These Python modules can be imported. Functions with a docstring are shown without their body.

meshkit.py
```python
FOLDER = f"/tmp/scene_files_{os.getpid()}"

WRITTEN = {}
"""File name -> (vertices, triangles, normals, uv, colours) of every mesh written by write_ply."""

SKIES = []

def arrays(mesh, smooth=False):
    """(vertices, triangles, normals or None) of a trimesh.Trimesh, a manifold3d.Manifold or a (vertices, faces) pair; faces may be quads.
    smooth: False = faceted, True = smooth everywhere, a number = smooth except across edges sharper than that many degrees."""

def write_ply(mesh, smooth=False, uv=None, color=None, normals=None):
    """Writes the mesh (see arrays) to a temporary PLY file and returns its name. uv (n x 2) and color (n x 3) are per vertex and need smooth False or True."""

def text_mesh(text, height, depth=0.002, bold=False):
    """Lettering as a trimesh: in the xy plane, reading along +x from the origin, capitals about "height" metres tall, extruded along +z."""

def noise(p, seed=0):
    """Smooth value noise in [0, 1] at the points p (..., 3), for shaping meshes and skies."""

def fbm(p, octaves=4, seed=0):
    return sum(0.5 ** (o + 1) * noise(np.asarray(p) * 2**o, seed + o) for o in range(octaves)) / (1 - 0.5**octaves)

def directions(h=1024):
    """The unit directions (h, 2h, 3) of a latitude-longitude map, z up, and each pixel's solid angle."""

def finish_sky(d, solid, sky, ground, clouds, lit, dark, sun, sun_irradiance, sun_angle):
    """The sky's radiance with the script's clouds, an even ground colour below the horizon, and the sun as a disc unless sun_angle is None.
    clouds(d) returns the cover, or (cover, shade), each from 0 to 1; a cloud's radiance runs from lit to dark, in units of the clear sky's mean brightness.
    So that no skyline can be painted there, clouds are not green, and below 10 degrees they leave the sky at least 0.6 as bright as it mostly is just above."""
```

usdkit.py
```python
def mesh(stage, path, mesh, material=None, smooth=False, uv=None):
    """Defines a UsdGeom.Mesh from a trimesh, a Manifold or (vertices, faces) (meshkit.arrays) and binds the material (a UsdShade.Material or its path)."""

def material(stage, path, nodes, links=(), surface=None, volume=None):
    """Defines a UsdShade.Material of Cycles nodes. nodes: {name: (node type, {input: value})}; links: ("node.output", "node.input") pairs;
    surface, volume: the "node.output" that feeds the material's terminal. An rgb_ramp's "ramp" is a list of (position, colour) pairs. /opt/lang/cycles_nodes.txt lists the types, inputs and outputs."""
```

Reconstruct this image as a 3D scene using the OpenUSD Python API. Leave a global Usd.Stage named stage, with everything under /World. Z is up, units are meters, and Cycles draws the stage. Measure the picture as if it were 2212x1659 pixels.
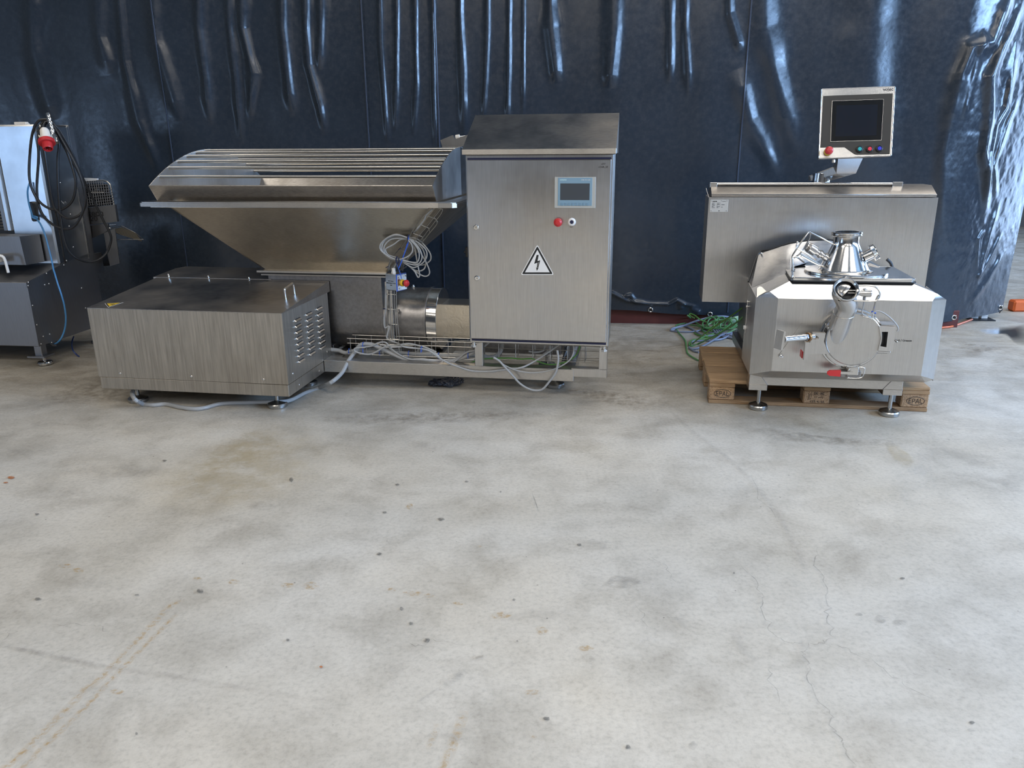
import math, random
import numpy as np, trimesh, usdkit, meshkit
from pxr import Usd, UsdGeom, UsdLux, UsdShade, Gf, Sdf, Vt
from shapely.geometry import Polygon, Point
from shapely.geometry import box as sbox

stage = Usd.Stage.CreateInMemory()
UsdGeom.SetStageUpAxis(stage, 'Z'); UsdGeom.SetStageMetersPerUnit(stage, 1.0)
UsdGeom.Xform.Define(stage, '/World')
random.seed(7); rng = np.random.default_rng(7)

# ------------------------------------------------------------------ camera, light, exposure
W, H, FPX, PITCH, ROLL, EYE = 2212, 1659, 1659.29, 0.299866, -0.0082296, 1.4462
_b = np.array([[1, 0, 0], [0, -math.sin(PITCH), -math.cos(PITCH)], [0, math.cos(PITCH), -math.sin(PITCH)]])
_c, _s = math.cos(ROLL), math.sin(ROLL)
CX, CY, CZ = _c * _b[0] - _s * _b[1], _s * _b[0] + _c * _b[1], _b[2]      # right, down, forward
cam = UsdGeom.Camera.Define(stage, '/World/camera')
cam.CreateHorizontalApertureAttr(36.0); cam.CreateVerticalApertureAttr(27.0)
cam.CreateFocalLengthAttr(FPX / W * 36.0); cam.CreateClippingRangeAttr(Gf.Vec2f(0.05, 500))
m = Gf.Matrix4d(*[float(v) for v in (*CX, 0, *(-CY), 0, *(-CZ), 0, 0, 0, EYE, 1)])
cam.AddTransformOp().Set(m)
cam.CreateExposureAttr(-0.30)

def area_light(name, pos, aim, w, h, color, power):
    l = UsdLux.RectLight.Define(stage, '/World/' + name)
    l.CreateWidthAttr(w); l.CreateHeightAttr(h); l.CreateColorAttr(Gf.Vec3f(*color)); l.CreateIntensityAttr(power)
    z = -np.array(aim, float); z /= np.linalg.norm(z)
    up = np.array([0, 0, 1.0]) if abs(z[2]) < .9 else np.array([0, 1.0, 0])
    x = np.cross(up, z); x /= np.linalg.norm(x); y = np.cross(z, x)
    l.AddTransformOp().Set(Gf.Matrix4d(*[float(v) for v in (*x, 0, *y, 0, *z, 0, *pos, 1)]))
SKYB = (.36, .60, 1.0)
WHITE = (1.0, .93, .82)
# daylight through the hall's openings: roof lights, a window band and a gate on the right, a low gate on the left
k = 0
area_light('roof_light_020', (4.1, 5.9, 5.9), (0, 0, -1), 5.2, 2.6, WHITE, 5.5)
for y, h, p, xs in ((5.6, 1.9, 5.0, (-5.2,)), (-1.2, 2.6, 8.5, (-4.2, .2, 4.6)), (-6.2, 2.6, 8.0, (-4.2, .2, 4.6)), (-11, 2.4, 5.0, (-4.2, .2, 4.6))):
    for x in xs:
        area_light('roof_light' if k == 0 else 'roof_light_%03d' % k, (x, y, 5.9), (0, 0, -1), 2.6, h, WHITE, p); k += 1
area_light('window_light', (9.9, -.4, 3.5), (-1, 0, 0), 10.0, 1.6, SKYB, 42.0)
area_light('gate_light_001', (-10.9, -2.4, 1.15), (1, 0, 0), 3.4, 2.2, (.45, .66, 1.0), 2.4)
area_light('gate_light', (9.9, 9.0, 2.1), (-1, 0, 0), 4.6, 4.2, (.46, .66, 1.0), 8.0)
dome = UsdLux.DomeLight.Define(stage, '/World/sky'); dome.CreateColorAttr(Gf.Vec3f(.4, .62, 1.0)); dome.CreateIntensityAttr(.6)

# ------------------------------------------------------------------ frames and back-projection used for measuring
class Fr:
    def __init__(s, t): s.t = t; c, q = math.cos(t), math.sin(t); s.M = np.array([[c, -q, 0], [q, c, 0], [0, 0, 1.0]])
    def wor(s, P): return np.asarray(P, float) @ s.M.T
    def ray(s, px, py):
        d = ((px - W / 2) * CX + (py - H / 2) * CY) / FPX + CZ
        return np.array([0, 0, EYE]), s.M.T @ d
    def at(s, q, **k):
        o, d = s.ray(*q); (a, v), = k.items(); i = 'xyz'.index(a)
        return o + (v - o[i]) / d[i] * d
WD, F1, F2, F3 = Fr(0), Fr(-.16559), Fr(-.1574), Fr(-.13)
def Z(ox, oy, s): return lambda x, y: (ox + x / s, oy + y / s)

# ------------------------------------------------------------------ materials
L = '/World/Looks/'
UsdGeom.Scope.Define(stage, '/World/Looks')
def plain(name, col, rough=.5, metal=0.0, **k):
    return usdkit.material(stage, L + name, {'p': ('principled_bsdf', dict(base_color=col, roughness=rough, metallic=metal, **k))}, [], 'p.BSDF')
def steel(name, col, rough=.3, stretch=(60, 60, 1.2), var=.10, rvar=.08, stain=.0, bump=.02, blotch=1.6, staincol=(.30, .25, .19), aniso=None):
    n = {'tc': ('geometry', {}),
         'mp': ('mapping', dict(scale=stretch)), 'n1': ('noise_texture', dict(scale=6.0, detail=4.0, roughness=.6)),
         'n2': ('noise_texture', dict(scale=blotch, detail=4.0, roughness=.55)),
         'r1': ('map_range', dict(from_min=.3, from_max=.7, to_min=1 - var, to_max=1 + var)),
         'r2': ('map_range', dict(from_min=.3, from_max=.7, to_min=rough - rvar, to_max=rough + rvar)),
         'c1': ('mix_color', dict(blend_type='multiply', fac=1.0, a=col)),
         'rs': ('map_range', dict(from_min=.46, from_max=.72, to_min=0.0, to_max=stain, clamp=True)),
         'c2': ('mix_color', dict(blend_type='mix', b=staincol)),
         'bp': ('bump', dict(strength=bump * 5, distance=.0015)),
         'p': ('principled_bsdf', dict(metallic=1.0))}
    l = [('tc.position', 'mp.vector'), ('mp.vector', 'n1.vector'), ('tc.position', 'n2.vector'), ('n1.fac', 'r1.value'), ('n2.fac', 'r2.value'),
         ('r1.result', 'c1.b'), ('n2.fac', 'rs.value'), ('rs.result', 'c2.fac'), ('c1.result', 'c2.a'), ('c2.result', 'p.base_color'),
         ('r2.result', 'p.roughness'), ('n1.fac', 'bp.height'), ('bp.normal', 'p.normal')]
    if aniso is not None:
        n['tg'] = ('tangent', dict(direction_type='radial', axis='z')); n['p'][1].update(anisotropic=.75, anisotropic_rotation=aniso); l.append(('tg.tangent', 'p.tangent'))
    return usdkit.material(stage, L + name, n, l, 'p.BSDF')
M = {}
M['steel_v'] = steel('steel_brushed_vertical', (.56, .54, .515), .32, (60, 60, 1.0), aniso=0.0)
M['steel_h'] = steel('steel_brushed_horizontal', (.56, .54, .515), .32, (1.0, 60, 60), aniso=.25)
M['steel_old'] = steel('steel_aged', (.47, .435, .385), .40, (16, 16, .7), var=.20, rvar=.07, stain=.50, bump=.03, aniso=0.0)
M['steel_hopper'] = steel('steel_hopper', (.56, .51, .43), .30, (1.5, 50, 50), var=.14, rvar=.08, stain=.35, bump=.03)
M['steel_dark'] = steel('steel_barrel', (.30, .29, .29), .38, (8, 8, 8), var=.14, rvar=.08, stain=.5, bump=.03, staincol=(.16, .14, .12))
M['steel_pol'] = steel('steel_polished', (.66, .65, .64), .13, (20, 20, 20), var=.05, rvar=.04, bump=.004)
M['steel_satin'] = steel('steel_satin', (.60, .59, .58), .24, (60, 60, 1.0), var=.07, rvar=.06)
M['steel_roof'] = steel('steel_roof', (.40, .375, .35), .36, (3, 40, 40), var=.22, rvar=.10, stain=.4, bump=.03, blotch=3)
M['steel_cover'] = steel('steel_cover', (.50, .50, .51), .34, (3, 30, 30), var=.10, rvar=.12, bump=.012, blotch=4.0)
M['steel_foot'] = plain('steel_foot', (.42, .42, .41), .28, 1.0)
M['chrome'] = plain('chrome', (.72, .72, .72), .08, 1.0)
M['wire'] = plain('bright_wire', (.62, .6, .57), .25, 1.0)
M['black'] = plain('black_plastic', (.012, .012, .013), .4)
M['rubber'] = plain('black_rubber', (.016, .016, .017), .5)
M['red'] = plain('red_plastic', (.52, .028, .03), .35)
M['yellow'] = plain('yellow_plastic', (.72, .46, .03), .4)
M['white'] = plain('white_plastic', (.75, .73, .70), .4)
M['cream'] = plain('cream_plastic', (.78, .70, .6), .35)
M['grey_cable'] = plain('grey_cable', (.33, .33, .325), .42)
M['tray'] = plain('tray_wire', (.40, .385, .36), .35, 1.0)
M['blue_hose'] = plain('blue_hose', (.07, .24, .5), .35)
M['blue_tie'] = plain('blue_tie', (.03, .10, .5), .4)
M['navy_tie'] = plain('navy_tie', (.008, .012, .05), .4)
M['black_cable'] = plain('black_cable', (.014, .014, .016), .42)
M['ink'] = plain('black_ink', (.012, .012, .012), .5)
M['bezel'] = plain('blue_grey_bezel', (.19, .30, .38), .4)
M['bezel_edge'] = plain('grey_bezel_edge', (.40, .40, .37), .4)
M['key'] = plain('blue_grey_key', (.15, .25, .33), .4)
M['screen'] = plain('grey_screen', (.055, .062, .07), .25)
M['dark_screen'] = plain('dark_screen', (.004, .006, .012), .12)
M['green'] = plain('green_button', (.0, .35, .36), .3)
M['redb'] = plain('red_button', (.7, .02, .05), .3)
M['blueb'] = plain('blue_button', (.01, .02, .5), .3)
M['bronze'] = plain('bronze', (.35, .2, .09), .4, 1.0)
M['redpaint'] = usdkit.material(stage, L + 'red_paint', {'g': ('geometry', {}), 'n': ('noise_texture', dict(scale=5.0, detail=5.0)), 'r': ('rgb_ramp', dict(ramp=[(.3, (.085, .018, .016)), (.7, (.15, .036, .03))])), 'p': ('principled_bsdf', dict(roughness=.55))},
    [('g.position', 'n.vector'), ('n.fac', 'r.fac'), ('r.color', 'p.base_color')], 'p.BSDF')
M['green_cable'] = plain('green_cable', (.10, .27, .09), .4)
M['grey_blue_cable'] = plain('blue_grey_cable', (.21, .24, .33), .42)
M['yellow_cable'] = plain('yellow_cable', (.6, .42, .04), .4)
M['orange_cable'] = plain('orange_cable', (.65, .13, .03), .4)
# earth wire: green with a yellow stripe that winds round it
M['earth'] = usdkit.material(stage, L + 'earth_wire', {'g': ('geometry', {}), 'w': ('wave_texture', dict(wave_type='bands', bands_direction='z', scale=22.0, distortion=1.0)), 'r': ('rgb_ramp', dict(ramp=[(0, (.10, .26, .05)), (1, (.58, .46, .04))], interpolate=False)), 'p': ('principled_bsdf', dict(roughness=.4))},
    [('g.position', 'w.vector'), ('w.fac', 'r.fac'), ('r.color', 'p.base_color')], 'p.BSDF')
def wood(name, a, b, scale):
    return usdkit.material(stage, L + name, {'t': ('texture_coordinate', {}), 'mp': ('mapping', dict(scale=scale)), 'n': ('noise_texture', dict(scale=2.2, detail=6.0, roughness=.65, distortion=.6)), 'oi': ('object_info', {}),
        'r': ('rgb_ramp', dict(ramp=[(.28, b), (.5, tuple((x + y) / 2 for x, y in zip(a, b))), (.72, a)])), 'hs': ('hsv', dict(saturation=1.0)), 'mr': ('map_range', dict(to_min=.72, to_max=1.12)), 'bp': ('bump', dict(strength=.35, distance=.002)), 'p': ('principled_bsdf', dict(roughness=.72))},
        [('t.object', 'mp.vector'), ('mp.vector', 'n.vector'), ('n.fac', 'r.fac'), ('oi.random', 'mr.value'), ('mr.result', 'hs.value'), ('r.color', 'hs.color'), ('hs.color', 'p.base_color'), ('n.fac', 'bp.height'), ('bp.normal', 'p.normal')], 'p.BSDF')
M['wood'] = wood('pallet_board', (.50, .33, .18), (.24, .14, .07), (3, 40, 40))
M['chip'] = usdkit.material(stage, L + 'pressed_chip_block', {'t': ('texture_coordinate', {}), 'v': ('voronoi_texture', dict(scale=220.0)), 'r': ('rgb_ramp', dict(ramp=[(0, (.20, .12, .06)), (.5, (.36, .23, .13)), (1, (.48, .33, .2))])), 'bw': ('rgb_to_bw', {}), 'bp': ('bump', dict(strength=.5, distance=.002)), 'p': ('principled_bsdf', dict(roughness=.8))},
    [('t.object', 'v.vector'), ('v.color', 'bw.color'), ('bw.val', 'r.fac'), ('r.color', 'p.base_color'), ('bw.val', 'bp.height'), ('bp.normal', 'p.normal')], 'p.BSDF')
# curtain: thick dark navy PVC tarpaulin
M['tarp'] = usdkit.material(stage, L + 'navy_tarpaulin', {'g': ('geometry', {}), 'n': ('noise_texture', dict(scale=2.3, detail=4.0)), 'n2': ('noise_texture', dict(scale=26.0, detail=4.0, roughness=.6)),
    'r': ('rgb_ramp', dict(ramp=[(.3, (.0215, .029, .040)), (.7, (.028, .037, .050))])), 'rr': ('map_range', dict(from_min=.3, from_max=.7, to_min=.16, to_max=.30)), 'bp': ('bump', dict(strength=.05, distance=.006)), 'p': ('principled_bsdf', dict(specular_ior_level=.5))},
    [('g.position', 'n.vector'), ('g.position', 'n2.vector'), ('n.fac', 'r.fac'), ('n2.fac', 'rr.value'), ('r.color', 'p.base_color'), ('rr.result', 'p.roughness'), ('n2.fac', 'bp.height'), ('bp.normal', 'p.normal')], 'p.BSDF')
M['seam'] = plain('tarpaulin_weld', (.03, .042, .07), .35)
# hammered, mirror-like cover sheet
M['hammered'] = usdkit.material(stage, L + 'hammered_steel', {'g': ('geometry', {}), 'n': ('noise_texture', dict(scale=20.0, detail=3.0, roughness=.55, distortion=1.5)), 'bp': ('bump', dict(strength=.45, distance=.004)), 'p': ('principled_bsdf', dict(metallic=1.0, base_color=(.74, .66, .54), roughness=.26))},
    [('g.position', 'n.vector'), ('n.fac', 'bp.height'), ('bp.normal', 'p.normal')], 'p.BSDF')
M['bag'] = usdkit.material(stage, L + 'dark_plastic_film', {'g': ('geometry', {}), 'n': ('noise_texture', dict(scale=40.0, detail=4.0)), 'bp': ('bump', dict(strength=.7, distance=.01)), 'p': ('principled_bsdf', dict(base_color=(.03, .035, .05), roughness=.12))},
    [('g.position', 'n.vector'), ('n.fac', 'bp.height'), ('bp.normal', 'p.normal')], 'p.BSDF')
M['steel_side'] = steel('steel_grey_side', (.30, .30, .31), .42, (40, 40, 2.0), var=.06, rvar=.05, bump=.01)
M['steel_col'] = steel('steel_column', (.56, .57, .58), .26, (2, 2, 2), var=.05, rvar=.05, bump=.006)
M['wire_warm'] = plain('warm_steel_rod', (.66, .58, .46), .3, 1.0)
M['engrave'] = plain('engraved_dark', (.02, .02, .022), .6)
M['perf_holes'] = usdkit.material(stage, L + 'perforated_sheet', {'g': ('geometry', {}), 'w': ('wave_texture', dict(wave_type='bands', bands_direction='x', scale=38.0)), 'r': ('rgb_ramp', dict(ramp=[(.35, (.03, .03, .03)), (.6, (.36, .31, .22))])), 'p': ('principled_bsdf', dict(metallic=.6, roughness=.45))}, [('g.position', 'w.vector'), ('w.fac', 'r.fac'), ('r.color', 'p.base_color')], 'p.BSDF')
M['wallgrey'] = plain('painted_wall', (.14, .14, .14), .8)
M['ceil'] = plain('ceiling_sheet', (.30, .30, .29), .8)

# ------------------------------------------------------------------ mesh helpers
def cat(*ms):
    out = []
    for q in ms: out.extend(q) if isinstance(q, (list, tuple)) else out.append(q)
    return trimesh.util.concatenate(out) if len(out) > 1 else out[0]
def hull(pts): return trimesh.convex.convex_hull(np.asarray(pts, float))
def box(x0, x1, y0, y1, z0, z1, b=.002):
    lo, hi = np.array([min(x0, x1), min(y0, y1), min(z0, z1)], float), np.array([max(x0, x1), max(y0, y1), max(z0, z1)], float)
    b = min(b, *(0.3 * (hi - lo)))
    P = []
    for sx in (0, 1):
        for sy in (0, 1):
            for sz in (0, 1):
                c = np.array([hi[0] if sx else lo[0], hi[1] if sy else lo[1], hi[2] if sz else lo[2]])
                d = np.array([-1 if sx else 1, -1 if sy else 1, -1 if sz else 1]) * b
                for k in range(3):
                    e = d.copy(); e[k] = 0; P.append(c + e)
    return hull(P)
def obox(c, u, v, w, a, b_, c_, bev=.002):
    """box centred at c with axes u, v, w and full sizes a, b_, c_"""
    m = box(-a / 2, a / 2, -b_ / 2, b_ / 2, -c_ / 2, c_ / 2, bev)
    R = np.stack([np.asarray(q, float) / np.linalg.norm(q) for q in (u, v, w)], 1)
    m.vertices = m.vertices @ R.T + np.asarray(c, float)
    if np.linalg.det(R) < 0: m.invert()
    return m
def basis(d):
    d = np.asarray(d, float); d = d / np.linalg.norm(d)
    a = np.cross(d, [0, 0, 1.0] if abs(d[2]) < .9 else [1.0, 0, 0]); a /= np.linalg.norm(a)
    return a, np.cross(d, a), d
def lathe(prof, p, d, n=40):
    """revolve profile [(radius, height)] about axis d through p; closed where radius is 0"""
    a, b, d = basis(d); p = np.asarray(p, float)
    t = np.linspace(0, 2 * np.pi, n, endpoint=False); ring = np.cos(t)[:, None] * a + np.sin(t)[:, None] * b
    V = np.concatenate([p + h * d + max(r, 1e-5) * ring for r, h in prof]); F = []
    i = np.arange(n); j = (i + 1) % n
    for k in range(len(prof) - 1):
        q, s = k * n, (k + 1) * n
        F += np.stack([q + i, q + j, s + j], 1).tolist() + np.stack([q + i, s + j, s + i], 1).tolist()
    m = trimesh.Trimesh(V, F, process=False)
    return m
def cyl(p0, p1, r, r1=None, n=24, b=.001):
    p0, p1 = np.asarray(p0, float), np.asarray(p1, float); L_ = np.linalg.norm(p1 - p0); r1 = r if r1 is None else r1
    b = min(b, .3 * L_, .4 * min(r, r1))
    return lathe([(0, 0), (r - b, 0), (r, b), (r1, L_ - b), (r1 - b, L_), (0, L_)], p0, p1 - p0, n)
def spline(pts, n=8, closed=False):
    p = np.asarray(pts, float)
    q = np.vstack([p[-1], p, p[0], p[1]]) if closed else np.vstack([2 * p[0] - p[1], p, 2 * p[-1] - p[-2]])
    out = []
    for i in range(len(q) - 3):
        t = np.linspace(0, 1, n, endpoint=False)[:, None]
        a, b, c, d = q[i:i + 4]
        out.append(.5 * (2 * b + (c - a) * t + (2 * a - 5 * b + 4 * c - d) * t ** 2 + (3 * b - a - 3 * c + d) * t ** 3))
    if not closed: out.append(p[-1:])
    return np.vstack(out)
def tube(path, r, n=8, closed=False):
    p = np.asarray(path, float); k = len(p)
    t = (np.roll(p, -1, 0) - np.roll(p, 1, 0)) if closed else np.gradient(p, axis=0)
    t /= np.linalg.norm(t, axis=1, keepdims=True) + 1e-12
    a = basis(t[0])[0]; A = []
    for i in range(k):                                   # parallel transport, so that the tube does not twist
        a = a - t[i] * (a @ t[i]); a = a / (np.linalg.norm(a) + 1e-12); A.append(a)
    A = np.array(A); B = np.cross(t, A); g = np.linspace(0, 2 * np.pi, n, endpoint=False)
    V = (p[:, None] + r * (np.cos(g)[None, :, None] * A[:, None] + np.sin(g)[None, :, None] * B[:, None])).reshape(-1, 3)
    F = []; j = np.arange(n); jj = (j + 1) % n
    for i in range(k if closed else k - 1):
        q, s = i * n, ((i + 1) % k) * n
        F += np.stack([q + j, q + jj, s + jj], 1).tolist() + np.stack([q + j, s + jj, s + j], 1).tolist()
    if not closed:
        V = np.vstack([V, p[0], p[-1]]); e = k * n
        F += [[e, b_, a_] for a_, b_ in zip(j, jj)] + [[e + 1, (k - 1) * n + a_, (k - 1) * n + b_] for a_, b_ in zip(j, jj)]
    return trimesh.Trimesh(V, F, process=False)
def wire(pts, r, n=6, sm=0):
    return tube(spline(pts, sm) if sm else subdiv(pts), r, n)
def subdiv(pts):
    return np.asarray(pts, float)
def extr(poly, axis, a, b, holes=None):
    """polygon in the plane across AXIS ('x': (y,z), 'y': (x,z), 'z': (x,y)), extruded from a to b"""
    g = Polygon(poly, holes) if not isinstance(poly, Polygon) else poly
    m = trimesh.creation.extrude_polygon(g, abs(b - a), engine='earcut'); v = np.array(m.vertices); lo = min(a, b)
    if axis == 'z': w = np.stack([v[:, 0], v[:, 1], v[:, 2] + lo], 1)
    elif axis == 'x': w = np.stack([v[:, 2] + lo, v[:, 0], v[:, 1]], 1)
    else: w = np.stack([v[:, 0], v[:, 2] + lo, v[:, 1]], 1)
    m = trimesh.Trimesh(w, m.faces, process=False)
    if axis == 'y': m.invert()
    return m
def plate(pts, th):
    """flat polygon given in 3-D (in order), with thickness th behind it"""
    p = np.asarray(pts, float); c = p.mean(0); n = np.zeros(3)
    for i in range(len(p)): n += np.cross(p[i] - c, p[(i + 1) % len(p)] - c)
    n /= np.linalg.norm(n); u = p[1] - p[0]; u /= np.linalg.norm(u); v = np.cross(n, u)
    g = Polygon([((q - c) @ u, (q - c) @ v) for q in p])
    m = trimesh.creation.extrude_polygon(g, th, engine='earcut'); w = np.array(m.vertices)
    m.vertices = c + w[:, :1] * u + w[:, 1:2] * v + (w[:, 2:] - th) * n
    return m
def capsule_outline(w, h, n=8):
    r = h / 2; t = np.linspace(-np.pi / 2, np.pi / 2, n)
    return np.vstack([np.stack([w / 2 - r + r * np.cos(t), r * np.sin(t)], 1), np.stack([-w / 2 + r - r * np.cos(t), -r * np.sin(t)], 1)])
def text(s, h, c, u, v, depth=.0006, bold=False, center=True):
    m = meshkit.text_mesh(s, h, depth, bold); w = np.array(m.vertices)
    if center: w[:, :2] -= (w[:, :2].min(0) + w[:, :2].max(0)) / 2
    u, v = np.asarray(u, float), np.asarray(v, float); n = np.cross(u, v)
    m.vertices = np.asarray(c, float) + w[:, :1] * u + w[:, 1:2] * v + w[:, 2:] * n
    return m
def ball(c, r): m = trimesh.creation.icosphere(2, r); m.apply_translation(c); return m
def dome(p, d, r, h, n=16):
    return lathe([(0, -.001), (r, -.001)] + [(r * math.cos(a), h * math.sin(a)) for a in np.linspace(0, math.pi / 2, 5)], p, d, n)
def sub(a, b):
    import manifold3d as m3
    def man(t): return m3.Manifold(m3.Mesh(np.asarray(t.vertices, np.float32), np.asarray(t.faces, np.uint32)))
    r = (man(a) - man(b)).to_mesh(); return trimesh.Trimesh(r.vert_properties[:, :3], r.tri_verts, process=False)

# ------------------------------------------------------------------ things and their parts
used = {}
def numbered(parent, name):
    k = used.get((parent, name), 0); used[(parent, name)] = k + 1
    return parent + '/' + (name if k == 0 else '%s_%03d' % (name, k))
class Thing:
    def __init__(s, name, label=None, cat_=None, F=WD, o=(0, 0, 0), group=None, kind=None):
        s.o, s.F = np.array(o, float), F; s.path = numbered('/World', name)
        x = UsdGeom.Xform.Define(stage, s.path); x.AddTranslateOp().Set(Gf.Vec3d(*[float(q) for q in F.wor(s.o)])); x.AddRotateZOp().Set(math.degrees(F.t))
        s.prim = x.GetPrim()
        for k, v in (('label', label), ('category', cat_), ('group', group), ('kind', kind)):
            if v: s.prim.SetCustomDataByKey(k, v)
    def part(s, name, mesh, mat, parent=None, label=None, smooth=30, kind=None):
        mesh = mesh.copy(); mesh.vertices = np.asarray(mesh.vertices) - s.o
        p = numbered(parent or s.path, name)
        q = usdkit.mesh(stage, p, mesh, M[mat] if isinstance(mat, str) else mat, smooth).GetPrim()
        if label: q.SetCustomDataByKey('label', label)
        if kind: q.SetCustomDataByKey('kind', kind)
        return p
def single(name, mesh, mat, label=None, cat_=None, F=WD, group=None, kind=None, smooth=30):
    """a thing that is one mesh: its own top-level Mesh prim"""
    v = np.asarray(mesh.vertices); o = np.array([*((v[:, :2].min(0) + v[:, :2].max(0)) / 2), v[:, 2].min()])
    mesh = mesh.copy(); mesh.vertices = v - o; path = numbered('/World', name)
    g = usdkit.mesh(stage, path, mesh, M[mat] if isinstance(mat, str) else mat, smooth)
    g.AddTranslateOp().Set(Gf.Vec3d(*[float(q) for q in F.wor(o)])); g.AddRotateZOp().Set(math.degrees(F.t)); q = g.GetPrim()
    for k, w in (('label', label), ('category', cat_), ('group', group), ('kind', kind)):
        if w: q.SetCustomDataByKey(k, w)
    return path

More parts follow.
